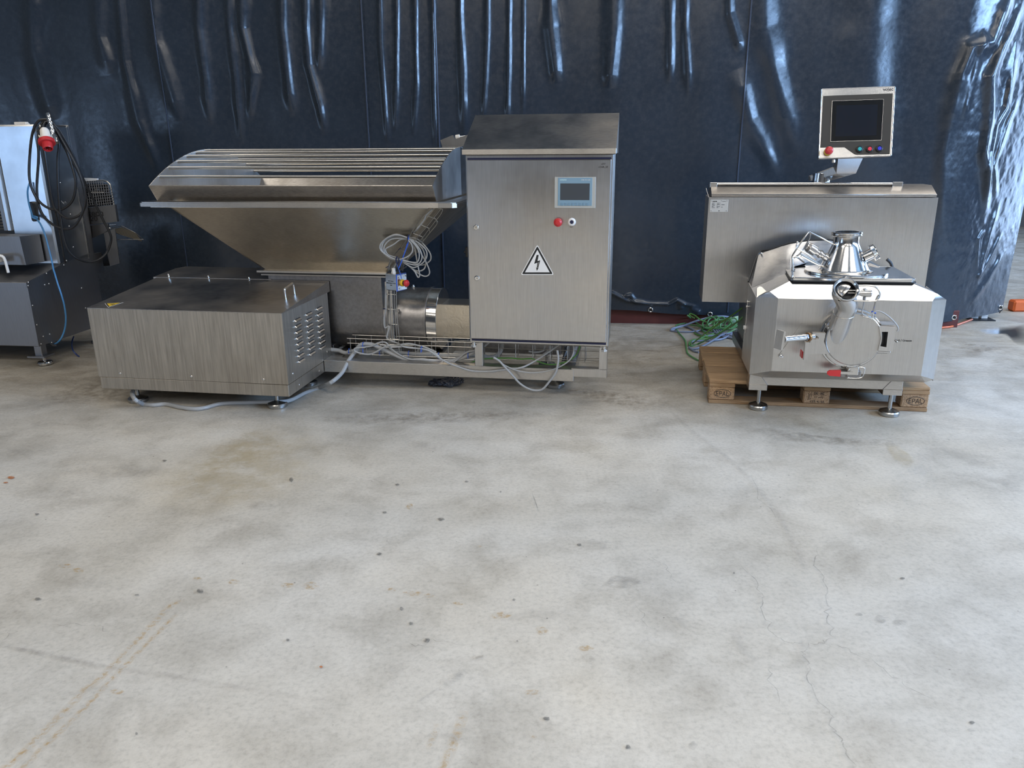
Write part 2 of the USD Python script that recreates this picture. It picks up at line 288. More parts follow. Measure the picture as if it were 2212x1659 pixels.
# ------------------------------------------------------------------ the hall
X0, X1, Y0, Y1, CEIL = -11.0, 10.0, -14.0, 14.0, 6.0
def floor_material():
    n = {'g': ('geometry', {}), 'm1': ('mapping', dict(scale=(.45, .8, 1))), 'n1': ('noise_texture', dict(scale=1.0, detail=5.0, roughness=.6, distortion=.4)),
         'n2': ('noise_texture', dict(scale=3.4, detail=8.0, roughness=.68, distortion=.3)), 'n3': ('noise_texture', dict(scale=60.0, detail=4.0, roughness=.7)),
         'n4': ('noise_texture', dict(scale=.8, detail=3.0)), 'n5': ('noise_texture', dict(scale=7.0, detail=6.0, roughness=.7, distortion=1.0)),
         'v': ('voronoi_texture', dict(scale=9.0)), 'sx': ('separate_xyz', {}),
         'r1': ('rgb_ramp', dict(ramp=[(.28, (.39, .355, .30)), (.5, (.485, .448, .392)), (.72, (.56, .525, .472))])),
         'r2': ('rgb_ramp', dict(ramp=[(.25, (.70, .69, .67)), (.52, (1, 1, 1)), (.8, (1.13, 1.13, 1.13))])),
         'r3': ('rgb_ramp', dict(ramp=[(.25, (.74, .74, .74)), (.5, (1, 1, 1)), (.78, (1.14, 1.14, 1.14))])),
         'r4': ('rgb_ramp', dict(ramp=[(.35, (.98, 1.0, 1.02)), (.6, (1.0, .985, .95)), (.75, (1.0, .95, .85))])),
         'mu1': ('mix_color', dict(blend_type='multiply', fac=1.0)), 'mu2': ('mix_color', dict(blend_type='multiply', fac=.8)), 'mu3': ('mix_color', dict(blend_type='multiply', fac=1.0)),
         # trodden-in dirt along the row of machines, plus painted-in dimming of light with distance
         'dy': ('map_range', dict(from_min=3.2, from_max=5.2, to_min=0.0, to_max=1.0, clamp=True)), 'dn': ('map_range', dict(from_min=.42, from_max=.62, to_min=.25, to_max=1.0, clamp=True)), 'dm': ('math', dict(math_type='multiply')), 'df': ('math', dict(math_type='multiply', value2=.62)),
         'dirt_shade': ('mix_color', dict(blend_type='multiply', b=(.50, .45, .38))),
         # small dark specks
         'sp': ('map_range', dict(from_min=.022, from_max=.036, to_min=.6, to_max=0.0, clamp=True)), 'spk': ('mix_color', dict(b=(.09, .085, .075))),
         'bp': ('bump', dict(strength=.12, distance=.003)), 'rr': ('map_range', dict(from_min=.3, from_max=.7, to_min=.38, to_max=.62)), 'p': ('principled_bsdf', dict(specular_ior_level=.35))}
    l = [('g.position', 'm1.vector'), ('m1.vector', 'n1.vector'), ('g.position', 'n2.vector'), ('g.position', 'n3.vector'), ('g.position', 'n4.vector'), ('m1.vector', 'n5.vector'), ('g.position', 'v.vector'), ('g.position', 'sx.vector'),
         ('n1.fac', 'r1.fac'), ('n2.fac', 'r2.fac'), ('n3.fac', 'r3.fac'), ('n4.fac', 'r4.fac'), ('r1.color', 'mu1.a'), ('r2.color', 'mu1.b'), ('mu1.result', 'mu2.a'), ('r3.color', 'mu2.b'), ('mu2.result', 'mu3.a'), ('r4.color', 'mu3.b'),
         ('sx.y', 'dy.value'), ('n5.fac', 'dn.value'), ('dy.result', 'dm.value1'), ('dn.result', 'dm.value2'), ('dm.value', 'df.value1'), ('df.value', 'dirt_shade.fac'), ('mu3.result', 'dirt_shade.a'),
         ('v.distance', 'sp.value'), ('sp.result', 'spk.fac'), ('dirt_shade.result', 'spk.a'), ('spk.result', 'p.base_color'), ('n3.fac', 'bp.height'), ('bp.normal', 'p.normal'), ('n2.fac', 'rr.value'), ('rr.result', 'p.roughness')]
    return usdkit.material(stage, L + 'concrete_floor', n, l, 'p.BSDF')
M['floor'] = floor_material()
def mark(name, col, nscale=40.0, lo=.42, hi=.6, amount=1.0, rough=.6):
    """worn-on stain: opaque where its own shape (primvar cover, 0 at the rim) beats a noise"""
    return usdkit.material(stage, L + name, {'g': ('geometry', {}), 'n': ('noise_texture', dict(scale=nscale, detail=5.0, roughness=.7)), 'at': ('attribute', dict(attribute='cover')), 'nm': ('map_range', dict(from_min=lo, from_max=hi, clamp=True)), 'mu': ('math', dict(math_type='multiply')), 'mu2': ('math', dict(math_type='multiply', value2=amount)),
        'd': ('diffuse_bsdf', dict(color=col)), 't': ('transparent_bsdf', {}), 'mx': ('mix_closure', {})},
        [('g.position', 'n.vector'), ('n.fac', 'nm.value'), ('nm.result', 'mu.value1'), ('at.fac', 'mu.value2'), ('mu.value', 'mu2.value1'), ('mu2.value', 'mx.fac'), ('t.BSDF', 'mx.closure1'), ('d.BSDF', 'mx.closure2')], 'mx.closure')
floor = Thing('floor', 'pale grey stained concrete floor of the hall', 'floor', kind='structure')
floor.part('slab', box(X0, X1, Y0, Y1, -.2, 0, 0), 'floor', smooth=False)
def structure(name, mesh, mat, label): single(name, mesh, mat, label, None, kind='structure', smooth=False)
structure('ceiling', box(X0, X1, Y0, Y1, CEIL, CEIL + .2, 0), 'ceil', 'pale sheet ceiling with roof lights above the hall')
structure('wall_front', box(X0, X1, Y0 - .2, Y0, 0, CEIL, 0), 'wallgrey', 'grey wall behind the camera')
structure('wall_back', box(X0, X1, Y1, Y1 + .2, 0, CEIL, 0), 'wallgrey', 'grey far wall behind the navy curtain')
def holed(axis_at, th, holes): return extr(Polygon([(Y0, 0), (Y1, 0), (Y1, CEIL), (Y0, CEIL)], [[(a, c), (b, c), (b, d), (a, d)] for a, b, c, d in holes]), 'x', axis_at, axis_at + th)
structure('wall_right', holed(X1, .2, [(-5.4, 4.6, 2.7, 4.3), (6.7, 11.3, .02, 4.2)]), 'wallgrey', 'right wall with a high window band and an open gate')
structure('wall_left', holed(X0 - .2, .2, [(-4.1, -.7, .02, 2.3)]), 'wallgrey', 'left wall with a low open gate')

# ------------------------------------------------------------------ curtain
# hangs along a line through CA, direction CD; CN points to the camera side
CA = np.array([.826, 6.36, 0]); ca = -.0977; CD = np.array([math.cos(ca), math.sin(ca), 0]); CN = np.array([math.sin(ca), -math.cos(ca), 0])
def on_curtain(q):
    d = ((q[0] - W / 2) * CX + (q[1] - H / 2) * CY) / FPX + CZ; o = np.array([0, 0, EYE])
    t = ((CA - o) @ CN) / (d @ CN); p = o + t * d; return (p - CA) @ CD, p[2]
def S(x, y=150): return on_curtain((x, y))[0]
ZT = 4.2
def seg_d(s, z, pts):
    """distance to a polyline in (s, z), side and position along it"""
    best = np.full(s.shape, 9.0); par = np.zeros(s.shape); k = len(pts) - 1
    for i in range(k):
        a, b = np.array(pts[i]), np.array(pts[i + 1]); e = b - a; L2 = e @ e
        t = np.clip(((s - a[0]) * e[0] + (z - a[1]) * e[1]) / L2, 0, 1)
        dx, dz = s - a[0] - t * e[0], z - a[1] - t * e[1]; d = np.hypot(dx, dz) * np.sign(dx * e[1] - dz * e[0] + 1e-9)
        m_ = np.abs(d) < np.abs(best); best = np.where(m_, d, best); par = np.where(m_, (i + t) / k, par)
    return best, par
FOLDS = []   # (polyline px, width m, height m, lower/upper fade z)
def fold(pts, w, h): FOLDS.append(([on_curtain(p) for p in pts], w, h * 1.4))
# long vertical folds, as the photograph shows their lit flanks
for pts, w, h in (([(430, -300), (432, 60), (447, 170), (455, 260)], .034, .020), ([(486, -300), (497, 60), (510, 170), (520, 300)], .03, .016), ([(520, -200), (525, 60), (548, 160), (540, 250)], .035, .022),
                  ([(606, -300), (612, 60), (624, 170), (632, 240)], .034, .022), ([(657, -300), (662, 60), (668, 140), (692, 230), (700, 280)], .03, .020), ([(690, -300), (694, 60), (690, 150)], .03, .018),
                  ([(818, -300), (823, 90), (832, 210), (838, 300)], .019, .013), ([(857, -300), (859, 70), (858, 170), (855, 280)], .018, .013), ([(896, -300), (899, 70), (901, 180), (895, 290)], .018, .012),
                  ([(935, -300), (936, 60), (938, 200), (942, 320)], .02, .012), ([(998, -300), (995, 30), (1000, 150), (1003, 290)], .026, .018), ([(1056, -300), (1053, 70), (1049, 180), (1044, 250)], .019, .013),
                  ([(1102, -300), (1100, 70), (1098, 200), (1096, 260)], .017, .012), ([(1131, -300), (1131, 60), (1130, 250)], .012, .008), ([(1184, -300), (1190, 60), (1198, 130), (1203, 180)], .045, .024),
                  ([(1330, -300), (1325, 60), (1320, 140), (1315, 190)], .055, .024), ([(1447, -300), (1448, 60), (1447, 180)], .03, .014), ([(1477, -300), (1480, 70), (1487, 200)], .028, .013),
                  ([(60, -300), (70, 100), (95, 200), (115, 260)], .07, .018), ([(205, -200), (215, 80), (240, 160)], .06, .014), ([(240, -200), (270, 130), (300, 260), (345, 370)], .05, .016), ([(320, -100), (340, 90), (370, 180), (395, 260)], .06, .016),
                  ([(1568, -200), (1575, 30), (1590, 80), (1598, 110)], .022, .014), ([(1640, -300), (1650, 60), (1680, 180), (1720, 330)], .09, .02), ([(1590, 150), (1620, 260), (1680, 380)], .06, .012), ([(1900, -300), (1880, 100), (1870, 400)], .18, .02), ([(2060, 200), (2035, 330), (2030, 480)], .05, .014)):
    fold(pts, w, h)
# the gathered right end
for pts, w, h in (([(2215, -60), (2170, 40), (2150, 90), (2095, 105), (2072, 160), (2050, 260)], .045, .030), ([(2235, 0), (2180, 90), (2145, 165), (2150, 240), (2135, 330), (2155, 430)], .05, .045), ([(2225, 100), (2200, 230), (2170, 270), (2150, 370), (2150, 460)], .035, .030),
                  ([(2240, 210), (2210, 260), (2170, 360), (2185, 430)], .03, .022), ([(2198, 440), (2170, 510), (2140, 600), (2133, 608)], .022, .016), ([(2150, 500), (2135, 520), (2131, 600)], .02, .012), ([(2215, 510), (2180, 560), (2135, 615)], .025, .012), ([(2225, 560), (2170, 620), (2115, 665)], .03, .012), ([(2130, 60), (2100, 170), (2078, 260)], .03, .012)):
    fold(pts, w, h)
# creases above the hem
for pts, w, h in (([(1300, 640), (1322, 632), (1352, 648), (1400, 655), (1445, 657), (1462, 648), (1482, 658), (1506, 661)], .013, .016), ([(1345, 640), (1362, 637), (1372, 650), (1398, 654)], .016, .012), ([(1470, 655), (1472, 668)], .02, .012), ([(1490, 664), (1512, 676)], .02, .010)):
    fold(pts, w, h)
def curtain_disp(s, z):
    d = .012 * np.sin(s * 3.1 + .5 * np.sin(z * 1.3)) + .008 * np.sin(s * 7.3 + 1 + .8 * np.sin(z * .9))
    P = np.stack([s * 5.0, z * 1.1, 0 * s], -1)
    d = d + .016 * (meshkit.fbm(P * [.6, .5, 1], 2, 5) - .5)
    near = np.clip((s - S(2060)) / .25, 0, 1)
    d = d + (.0010 + .009 * near) * (meshkit.fbm(np.stack([s * 22, z * 13, 0 * s], -1), 4, 9) - .5) - .30 * np.clip((s - S(2075)) / .62, 0, 1.5) ** 1.6
    for pts, w, h in FOLDS:
        lo = np.array(pts)[:, 0].min() - 5 * w; hi = np.array(pts)[:, 0].max() + 5 * w
        i = np.nonzero((s[0] > lo) & (s[0] < hi))[0]
        if not len(i): continue
        q = slice(i[0], i[-1] + 1)
        dd, par = seg_d(s[:, q], z[:, q], pts)
        ww = w * (.75 + .6 * meshkit.noise(np.stack([z[:, q] * 6, s[:, q] * 0 + w * 999, 0 * z[:, q]], -1), 3))
        end = np.minimum(1, np.minimum(par, 1 - par) * 5 + .15)
        d[:, q] += h * np.exp(-(dd / ww) ** 2) * end
    return d
SEAMS = [S(335, 60), S(780, 60), S(938, 60), S(1614, 60)]
EDGE_R = on_curtain((2195, 690))[0] + .16
edges = [-6.2] + SEAMS + [EDGE_R]
def hem(s): return .055 + np.interp(s, [-6, S(1314, 670), S(1400, 675), S(1525, 680), S(2040, 694), EDGE_R], [.06, .075, .06, .035, .0, -.005]) + .006 * np.sin(s * 9)
curtain = Thing('curtain', 'dark navy glossy tarpaulin curtain hanging behind the machines', 'curtain', o=(*(CA + CD * .0)[:2], 0))
def curtain_point(s, z, d): return CA + s[..., None] * CD + d[..., None] * CN + z[..., None] * np.array([0, 0, 1.0])
for k in range(5):
    a, b = edges[k], edges[k + 1] + (.03 if k < 4 else 0)
    fine = .0085 if k < 4 else .0075
    ns, nz = int((b - a) / fine) + 1, 330
    zz = np.concatenate([np.linspace(0, 2.75, nz - 30), np.linspace(2.75, ZT, 31)[1:]])
    s, t = np.meshgrid(np.linspace(a, b, ns), zz); h0 = hem(s); z = h0 + (t / ZT) * (ZT - h0)
    # right edge leans outward towards the top
    if k == 4: s = s + np.clip((s - S(2100)) / (EDGE_R - S(2100)), 0, 1) * .09 * z * .35
    d = curtain_disp(s, z) + .004 * (k % 2)
    V = curtain_point(s, z, d); nz2 = s.shape[0]
    th = .0015 * CN; V2 = np.vstack([V.reshape(-1, 3)]); i = np.arange(nz2 * ns).reshape(nz2, ns)
    q = np.stack([i[:-1, :-1], i[:-1, 1:], i[1:, 1:], i[1:, :-1]], -1).reshape(-1, 4)
    curtain.part('sheet', trimesh.Trimesh(V2, np.vstack([q[:, [0, 1, 2]], q[:, [0, 2, 3]]]), process=False), 'tarp', smooth=True)
for k, s0 in enumerate(SEAMS):
    z = np.linspace(.12, ZT, 160); s = np.full_like(z, s0 + .012); V = []
    for off, lift in ((-.006, .002), (-.005, .0048), (.005, .0048), (.006, .002)):
        ss = np.stack([s + off]).T; zz = z[:, None]; V.append(curtain_point(ss, zz, curtain_disp(ss, zz) + .004 + lift)[:, 0])
    V = np.stack(V, 1).reshape(-1, 3); i = np.arange(len(z) * 4).reshape(-1, 4); q = np.stack([i[:-1, :-1], i[:-1, 1:], i[1:, 1:], i[1:, :-1]], -1).reshape(-1, 4)
    curtain.part('seam', trimesh.Trimesh(V, np.vstack([q[:, [0, 1, 2]], q[:, [0, 2, 3]]]), process=False), 'seam', smooth=True)
for q in ((1405, 668.5), (1533, 678), (2068, 689), (2194, 693)):
    if q[0] > 2100: q = None
    s, z = on_curtain(q) if q else (EDGE_R - .045, hem(EDGE_R) + .04); s_, z_ = np.array([[s]]), np.array([[z]]); c = curtain_point(s_, z_, curtain_disp(s_, z_) + .004)[0, 0]
    a = np.linspace(0, 2 * np.pi, 28, endpoint=False)
    curtain.part('eyelet', tube(c + .0165 * (np.cos(a)[:, None] * CD + np.sin(a)[:, None] * np.array([0, 0, 1.0])) + .003 * CN, .0055, 8, True), 'chrome', label='round metal eyelet in the hem')
    curtain.part('eyelet_hole', cyl(c, c + .0035 * CN, .0125), 'black', label='dark hole of the eyelet')
# red steel sole beam on the floor under the curtain
_o = CA - .06 * CN
def along(s, n, z): return _o + s * CD - n * CN + np.array([0, 0, z])
b0, b1 = -6.2, on_curtain((2078, 690))[0]
beam = hull([along(s, n, z) for s in (b0, b1) for n, z in ((.0, .0), (.0, .135), (.003, .14), (.1, .14), (.1, 0))])
single('floor_beam', beam, 'redpaint', 'dark red painted beam lying on the floor under the curtain hem', 'beam')

# ------------------------------------------------------------------ screw grinder with hopper (left machine); its own frame F1
G = Thing('screw_grinder', 'long stainless steel screw grinder with barred hopper, horizontal barrel and low motor box', 'machine', F1, (-2.5, 4.2, 0))
Q3, QL = Z(180, 550, 3.95), Z(560, 560, 11.06)
bx0, bx1, by0, bz0, bzs, bzt = -3.09, -1.913, 3.85, .108, .181, .589
tilt = .092
def top_z(y): return bzt + tilt * (y - by0)
def slab_box(x0, x1, y0, y1, z0, zf, zb, b=.004):
    P = []
    for x, sx in ((x0, 1), (x1, -1)):
        for y, z1, sy in ((y0, zf, 1), (y1, zb, -1)):
            for z, sz in ((z0, 1), (z1, -1)):
                P += [(x + sx * b, y, z), (x, y + sy * b, z), (x, y, z + sz * b)]
    return hull(P)
G.part('base_frame', box(bx0 + .003, bx1 - .002, by0 + .002, 4.50, bz0, bzs - .002, .003), 'steel_old', label='low aged steel skirt of the motor box')
G.part('motor_box', slab_box(bx0, bx1, by0, 4.49, bzs, bzt - .004, top_z(4.49) - .004), 'steel_old', label='large stained steel motor box')
G.part('lid', slab_box(bx0 - .001, bx1 + .001, by0 - .001, 4.53, bzt - .0035, bzt, top_z(4.53), .0025), 'steel_roof', label='sloping dull steel lid of the motor box')
G.part('rear_cover', hull([(x, y, z) for x in (-3.115, -2.30) for y, z in ((4.53, .40), (4.53, .655), (4.78, .672), (4.9, .668), (4.95, .40))]), 'steel_roof', label='dark sloping cover behind the motor box')
for q in ((364.5, 597.5), (450.5, 601), (538, 604)):
    p = F1.at(q, y=4.535); G.part('hinge_pin', cat(cyl(p - [0, 0, .012], p + [0, 0, .01], .006, n=10), ball(p + [0, 0, .012], .007)), 'chrome')
for sx, sy in ((-2.95, 3.849), (-2.50, 3.849), (-2.06, 3.849)):
    G.part('screw', dome((sx, sy, .205), (0, -1, 0), .008, .004), 'wire')
for y, z in ((3.92, .225), (4.42, .225)): G.part('screw', dome((bx1, y, z), (1, 0, 0), .008, .004), 'wire')
for y in (3.99, 4.28): G.part('screw', dome((bx1 - .002, y, .137), (1, 0, 0), .006, .003), 'wire')
# carrying handle on the lid
h0, h1 = np.array([-2.01, 4.115, top_z(4.115)]), np.array([-2.01, 4.235, top_z(4.235)])
up = np.array([0, -.09, 1.0]) * .062
G.part('lid_handle', tube(spline([h0, h0 + .75 * up, h0 + .97 * up + [0, .006, 0], h0 + up + [0, .02, 0], h1 + up - [0, .02, 0], h1 + .97 * up - [0, .006, 0], h1 + .75 * up, h1], 5), .0065, 10), 'wire')
# warning sticker: yellow triangle with white rim and a pictogram
def on_lid(x, y, d=.0004): return np.array([x, y, top_z(y) + d])
wc = np.array([-2.985, 3.925]); wt = [wc + .060 * np.array([math.cos(a), math.sin(a)]) for a in (math.radians(165), math.radians(285), math.radians(45))]
def lid_tri(k, d): return plate([on_lid(*(wc + (w - wc) * k), d) for w in wt], .0004)
w_ = G.part('warning_sticker', lid_tri(1.0, .0008), 'white', label='yellow triangular warning sticker')
G.part('sticker_border', lid_tri(.92, .0012), 'ink', w_); G.part('sticker_field', lid_tri(.70, .0016), 'yellow', w_)
G.part('sticker_symbol', cat(plate([on_lid(*(wc + q), .002) for q in ((-.012, -.004), (.014, -.012), (.017, -.006), (-.009, .002))], .0003), plate([on_lid(*(wc + q), .002) for q in ((-.004, .006), (.012, .003), (.012, .009), (-.002, .011))], .0003)), 'ink', w_)
# ventilation louvers pressed out of the right side wall
def louver(y, z, w=.082, h=.021, d=.011):
    o = capsule_outline(w, h); P = [(bx1 - .001, y + a, z + b) for a, b in o]
    P += [(bx1 + d, y + a * .93, z - h * .18 + b * .42) for a, b in o]
    return hull(P)
for (xa, ya), (xb, yb) in (((642.3, 691.0), (650.9, 779.0)), ((666.6, 678.2), (674.2, 763.2)), ((689.4, 666.3), (696.5, 750.3))):
    a, b = F1.at((xa, ya), x=bx1), F1.at((xb, yb), x=bx1)
    for k in range(8):
        p = a + (b - a) * k / 7; lv = G.part('louver', louver(p[1], p[2]), 'steel_satin')
        o = capsule_outline(.070, .007); G.part('louver_gap', extr([(p[1] + u, p[2] + .0065 + v) for u, v in o], 'x', bx1 - .001, bx1 + .0045), 'black', lv)
# levelling feet
def foot(t, x, y, ztop, r=.058, mat='steel_foot', name='levelling_foot'):
    return t.part(name, cat(lathe([(0, 0), (r - .004, 0), (r, .004), (r, .020), (r - .004, .026), (r * .6, .034), (.016, .040), (0, .040)], (x, y, 0), (0, 0, 1), 32), cyl((x, y, .03), (x, y, ztop), .0115, n=14), cyl((x, y, ztop - .012), (x, y, ztop), .017, n=6)), mat)
for x, y, zt in ((-2.94, 3.96, bz0), (-2.06, 3.985, bz0), (-2.94, 4.42, bz0), (-2.06, 4.42, bz0), (-.492, 4.60, .118), (-.60, 5.05, .118)): foot(G, x, y, zt)
# frame rails
G.part('frame_rail', box(-1.913, -.357, 4.35, 4.43, .112, .187, .003), 'steel_h')
G.part('frame_rail', box(-2.3, -.40, 4.96, 5.04, .112, .187, .003), 'steel_h')
G.part('frame_crossbar', box(-.437, -.357, 4.43, 4.96, .113, .186, .003), 'steel_h')
G.part('frame_crossbar', box(-1.30, -1.22, 4.43, 4.96, .113, .186, .003), 'steel_h')
G.part('frame_crossbar', box(-1.913, -1.83, 4.43, 4.96, .113, .186, .003), 'steel_h')
G.part('frame_extension', cat(box(-.372, -.163, 4.352, 4.356, .143, .196, .001), box(-.372, -.205, 4.352, 4.40, .19, .196, .001), box(-.212, -.163, 4.352, 4.356, .19, .327, .001), box(-.212, -.208, 4.352, 4.39, .19, .327, .001), box(-.167, -.163, 4.352, 4.40, .143, .327, .001)), 'steel_v', label='thin angled bracket at the right end of the frame')
G.part('cabinet_post', box(-.952, -.903, 4.352, 4.40, .187, .345, .002), 'steel_v')
G.part('cabinet_post', box(-.212, -.166, 4.50, 4.55, .30, .345, .002), 'steel_v')
# trough, barrel and clamp ring
by, bzc, bR = 4.735, .385, .196
a = np.linspace(np.pi, 2 * np.pi, 33)
G.part('trough', extr([(by + bR * math.cos(t), bzc + bR * math.sin(t)) for t in a] + [(by + bR, .680), (by - bR, .680)], 'x', -2.32, -1.575), 'steel_dark', label='dull grey trough under the hopper')
G.part('barrel', cat(cyl((-1.60, by, bzc), (-1.30, by, bzc), bR + .002, n=72, b=.004), cyl((-1.578, by, bzc), (-1.545, by, bzc), bR + .009, n=72, b=.004)), 'steel_dark', label='dark steel screw barrel')
G.part('barrel_flange', cyl((-1.318, by, bzc), (-1.305, by, bzc), bR + .008, n=72), 'steel_dark')
G.part('clamp_ring', cyl((-1.302, by, bzc), (-1.237, by, bzc), bR + .004, n=90, b=.002), 'steel_pol', label='polished clamp ring at the barrel end')
G.part('ring_gap', cyl((-1.306, by, bzc), (-1.300, by, bzc), bR - .004, n=60), 'black')
p = F1.at((893, 622), y=by); p[2] = bzc + bR; G.part('bolt', cat(cyl(p, p + [0, 0, .012], .012, n=6), cyl(p, p + [0, 0, .022], .006, n=10)), 'wire')
p = F1.at((859, 672), y=by - bR - .01); G.part('bolt', cat(cyl(p, p + [0, .03, 0], .007, n=10), cyl(p - [0, .004, 0], p + [0, .006, 0], .011, n=6)), 'wire')
G.part('barrel_support', box(-1.47, -1.40, 4.56, 4.90, .187, .24, .003), 'steel_dark'); G.part('barrel_support', box(-2.0, -1.93, 4.56, 4.90, .187, .23, .003), 'steel_dark')
# flange between hopper and trough
G.part('hopper_flange', box(-2.385, -1.53, 4.515, 4.955, .698, .712, .002), 'steel_satin'); G.part('trough_flange', box(-2.36, -1.53, 4.520, 4.95, .680, .690, .002), 'steel_satin')
G.part('flange_gasket', box(-2.35, -1.54, 4.525, 4.945, .689, .699, 0), 'black')
G.part('trough_bracket', box(-2.315, -2.0, 4.54, 4.58, .648, .681, .002), 'steel_dark')
# hopper: four sloping walls
T_ = [(-2.80, 4.262, 1.135), (-1.095, 4.262, 1.135), (-1.075, 5.66, 1.135), (-2.82, 5.66, 1.135)]; B_ = [(-2.372, 4.575, .712), (-1.535, 4.575, .712), (-1.535, 4.93, .712), (-2.372, 4.93, .712)]
def shrink(P, d): c = np.mean(P, 0); return [tuple(np.array(p) + np.array([-np.sign(p[0] - c[0]), -np.sign(p[1] - c[1]), 0]) * d) for p in P]
def rounded(P, d):
    out = []; c = np.mean(P, 0)
    for p in P: out += [(p[0] - np.sign(p[0] - c[0]) * d, p[1], p[2]), (p[0], p[1] - np.sign(p[1] - c[1]) * d, p[2]), (p[0] - np.sign(p[0] - c[0]) * d * .3, p[1] - np.sign(p[1] - c[1]) * d * .3, p[2])]
    return out
outer = hull(rounded(T_, .03) + rounded(B_, .02)); ti, bi = shrink(T_, .012), shrink(B_, .012)
inner = hull([(x, y, z + .01) for x, y, z in rounded(ti, .03)] + [(x, y, z - .01) for x, y, z in rounded(bi, .02)])
G.part('hopper', sub(outer, inner), 'steel_hopper', label='wide sloping steel hopper', smooth=20)
# rim: folded box edge with cut corners
rx0, rx1, ry0, ry1, rz0, rz1 = -2.925, -1.005, 4.20, 5.73, 1.126, 1.153
def rect_c(x0, x1, y0, y1, c): return [(x0 + c, y0), (x1 - c, y0), (x1, y0 + c), (x1, y1 - c), (x1 - c, y1), (x0 + c, y1), (x0, y1 - c), (x0, y0 + c)]
rim = trimesh.creation.extrude_polygon(Polygon(rect_c(rx0, rx1, ry0, ry1, .022), [rect_c(-2.80, -1.10, 4.30, 5.63, .02)]), rz1 - rz0 - .006, engine='earcut'); rim.apply_translation((0, 0, rz0))
rim2 = trimesh.creation.extrude_polygon(Polygon(rect_c(rx0 + .006, rx1 - .006, ry0 + .006, ry1 - .006, .024), [rect_c(-2.80, -1.10, 4.30, 5.63, .02)]), .0065, engine='earcut'); rim2.apply_translation((0, 0, rz1 - .0065))
rp = G.part('hopper_rim', cat(rim, rim2), 'steel_h', label='folded steel rim round the hopper mouth')
G.part('rim_end_plate', box(-1.105, -1.025, 4.196, 4.20, 1.127, 1.152, .001), 'steel_satin', rp)
G.part('rim_strip', box(-2.86, -1.17, 4.225, 4.26, 1.119, 1.127, .002), 'wire', rp)
# guard: two arched end plates, lips and bars
HC = 4.97
half = [(4.262, 1.240), (4.320, 1.272), (4.388, 1.305), (4.455, 1.336), (4.523, 1.362), (4.60, 1.387), (4.68, 1.410), (4.76, 1.427), (4.843, 1.439), (4.925, 1.445), (4.97, 1.447)]
arch = half + [(2 * HC - y, z) for y, z in half[-2::-1]]; prof = [(4.328, 1.152)] + arch + [(2 * HC - 4.328, 1.152)]
px0, px1 = -2.872, -1.152
G.part('guard_end_plate', extr(prof, 'x', px0 - .004, px0), 'steel_v', label='left arched end plate of the hopper guard')
G.part('guard_end_plate', extr(prof, 'x', px1, px1 + .004), 'steel_v', label='right arched end plate of the hopper guard')
G.part('guard_fold', plate([(px1 + .004, 4.96, 1.153), (px1 + .03, 5.3, 1.153), (px1 + .03, 5.3, 1.372), (px1 + .004, 4.96, 1.446)], .002), 'steel_satin')
for yl, yb in ((4.262, 4.328), (2 * HC - 4.262, 2 * HC - 4.328)):
    s_ = 1 if yl < HC else -1
    G.part('guard_lip', cat(hull([(x, y, z) for x in (px0, px1) for y, z in ((yl, 1.240), (yl + s_ * .004, 1.242), (yb, 1.152), (yb + s_ * .004, 1.152))]), tube([(px0, yl + s_ * .002, 1.241), (px1, yl + s_ * .002, 1.241)], .0035, 8)), 'steel_roof')
rods = [(4.380, 1.288), (4.485, 1.337), (4.590, 1.372), (4.70, 1.402), (4.81, 1.424), (4.92, 1.436)]
for y, z in rods + [(2 * HC - y, z) for y, z in rods]:
    G.part('guard_bar', cyl((px0 - .001, y, z), (px1 + .001, y, z), .0088, n=16), 'wire')
# safety switch on an arm at the right of the guard
QS = Z(920, 280, 8.29)
sw = [F1.at(QS(x, y), y=5.02) for x, y in ((280, 190), (500, 100), (545, 175), (640, 140), (790, 85), (760, 210), (700, 285), (660, 305), (470, 380), (345, 390))]
sp_ = G.part('guard_switch', plate(sw, .035), 'steel_satin', label='flat switch bracket on the guard')
G.part('switch_gland', cyl(F1.at(QS(535, 135), y=5.0), F1.at(QS(605, 125), y=5.0), .014, n=16), 'cream', sp_)
G.part('switch_lead', wire([F1.at(QS(x, y), y=5.0) for x, y in ((600, 126), (660, 118), (720, 116), (800, 150))], .004, sm=4), 'white', sp_)
for q in ((325, 275), (405, 243)): p = F1.at(QS(*q), y=5.018); G.part('switch_bolt', dome(p, (0, -1, 0), .008, .008), 'wire', sp_)
# hammered housing behind the barrel mouth
G.part('gear_housing', box(-1.252, -.35, 4.70, 4.90, .262, .487, .004), 'hammered', label='shiny hammered steel housing behind the barrel mouth')
G.part('housing_leg', box(-1.05, -1.0, 4.74, 4.82, .187, .264, .003), 'steel_dark'); G.part('housing_leg', box(-.50, -.45, 4.74, 4.82, .187, .264, .003), 'steel_dark')
G.part('under_plate', box(-.95, -.46, 4.62, 4.66, .20, .345, .003), 'steel_dark'); G.part('drain_pipe', cyl((-.44, 4.68, .06), (-.36, 4.74, .36), .045, n=24), 'steel_dark')
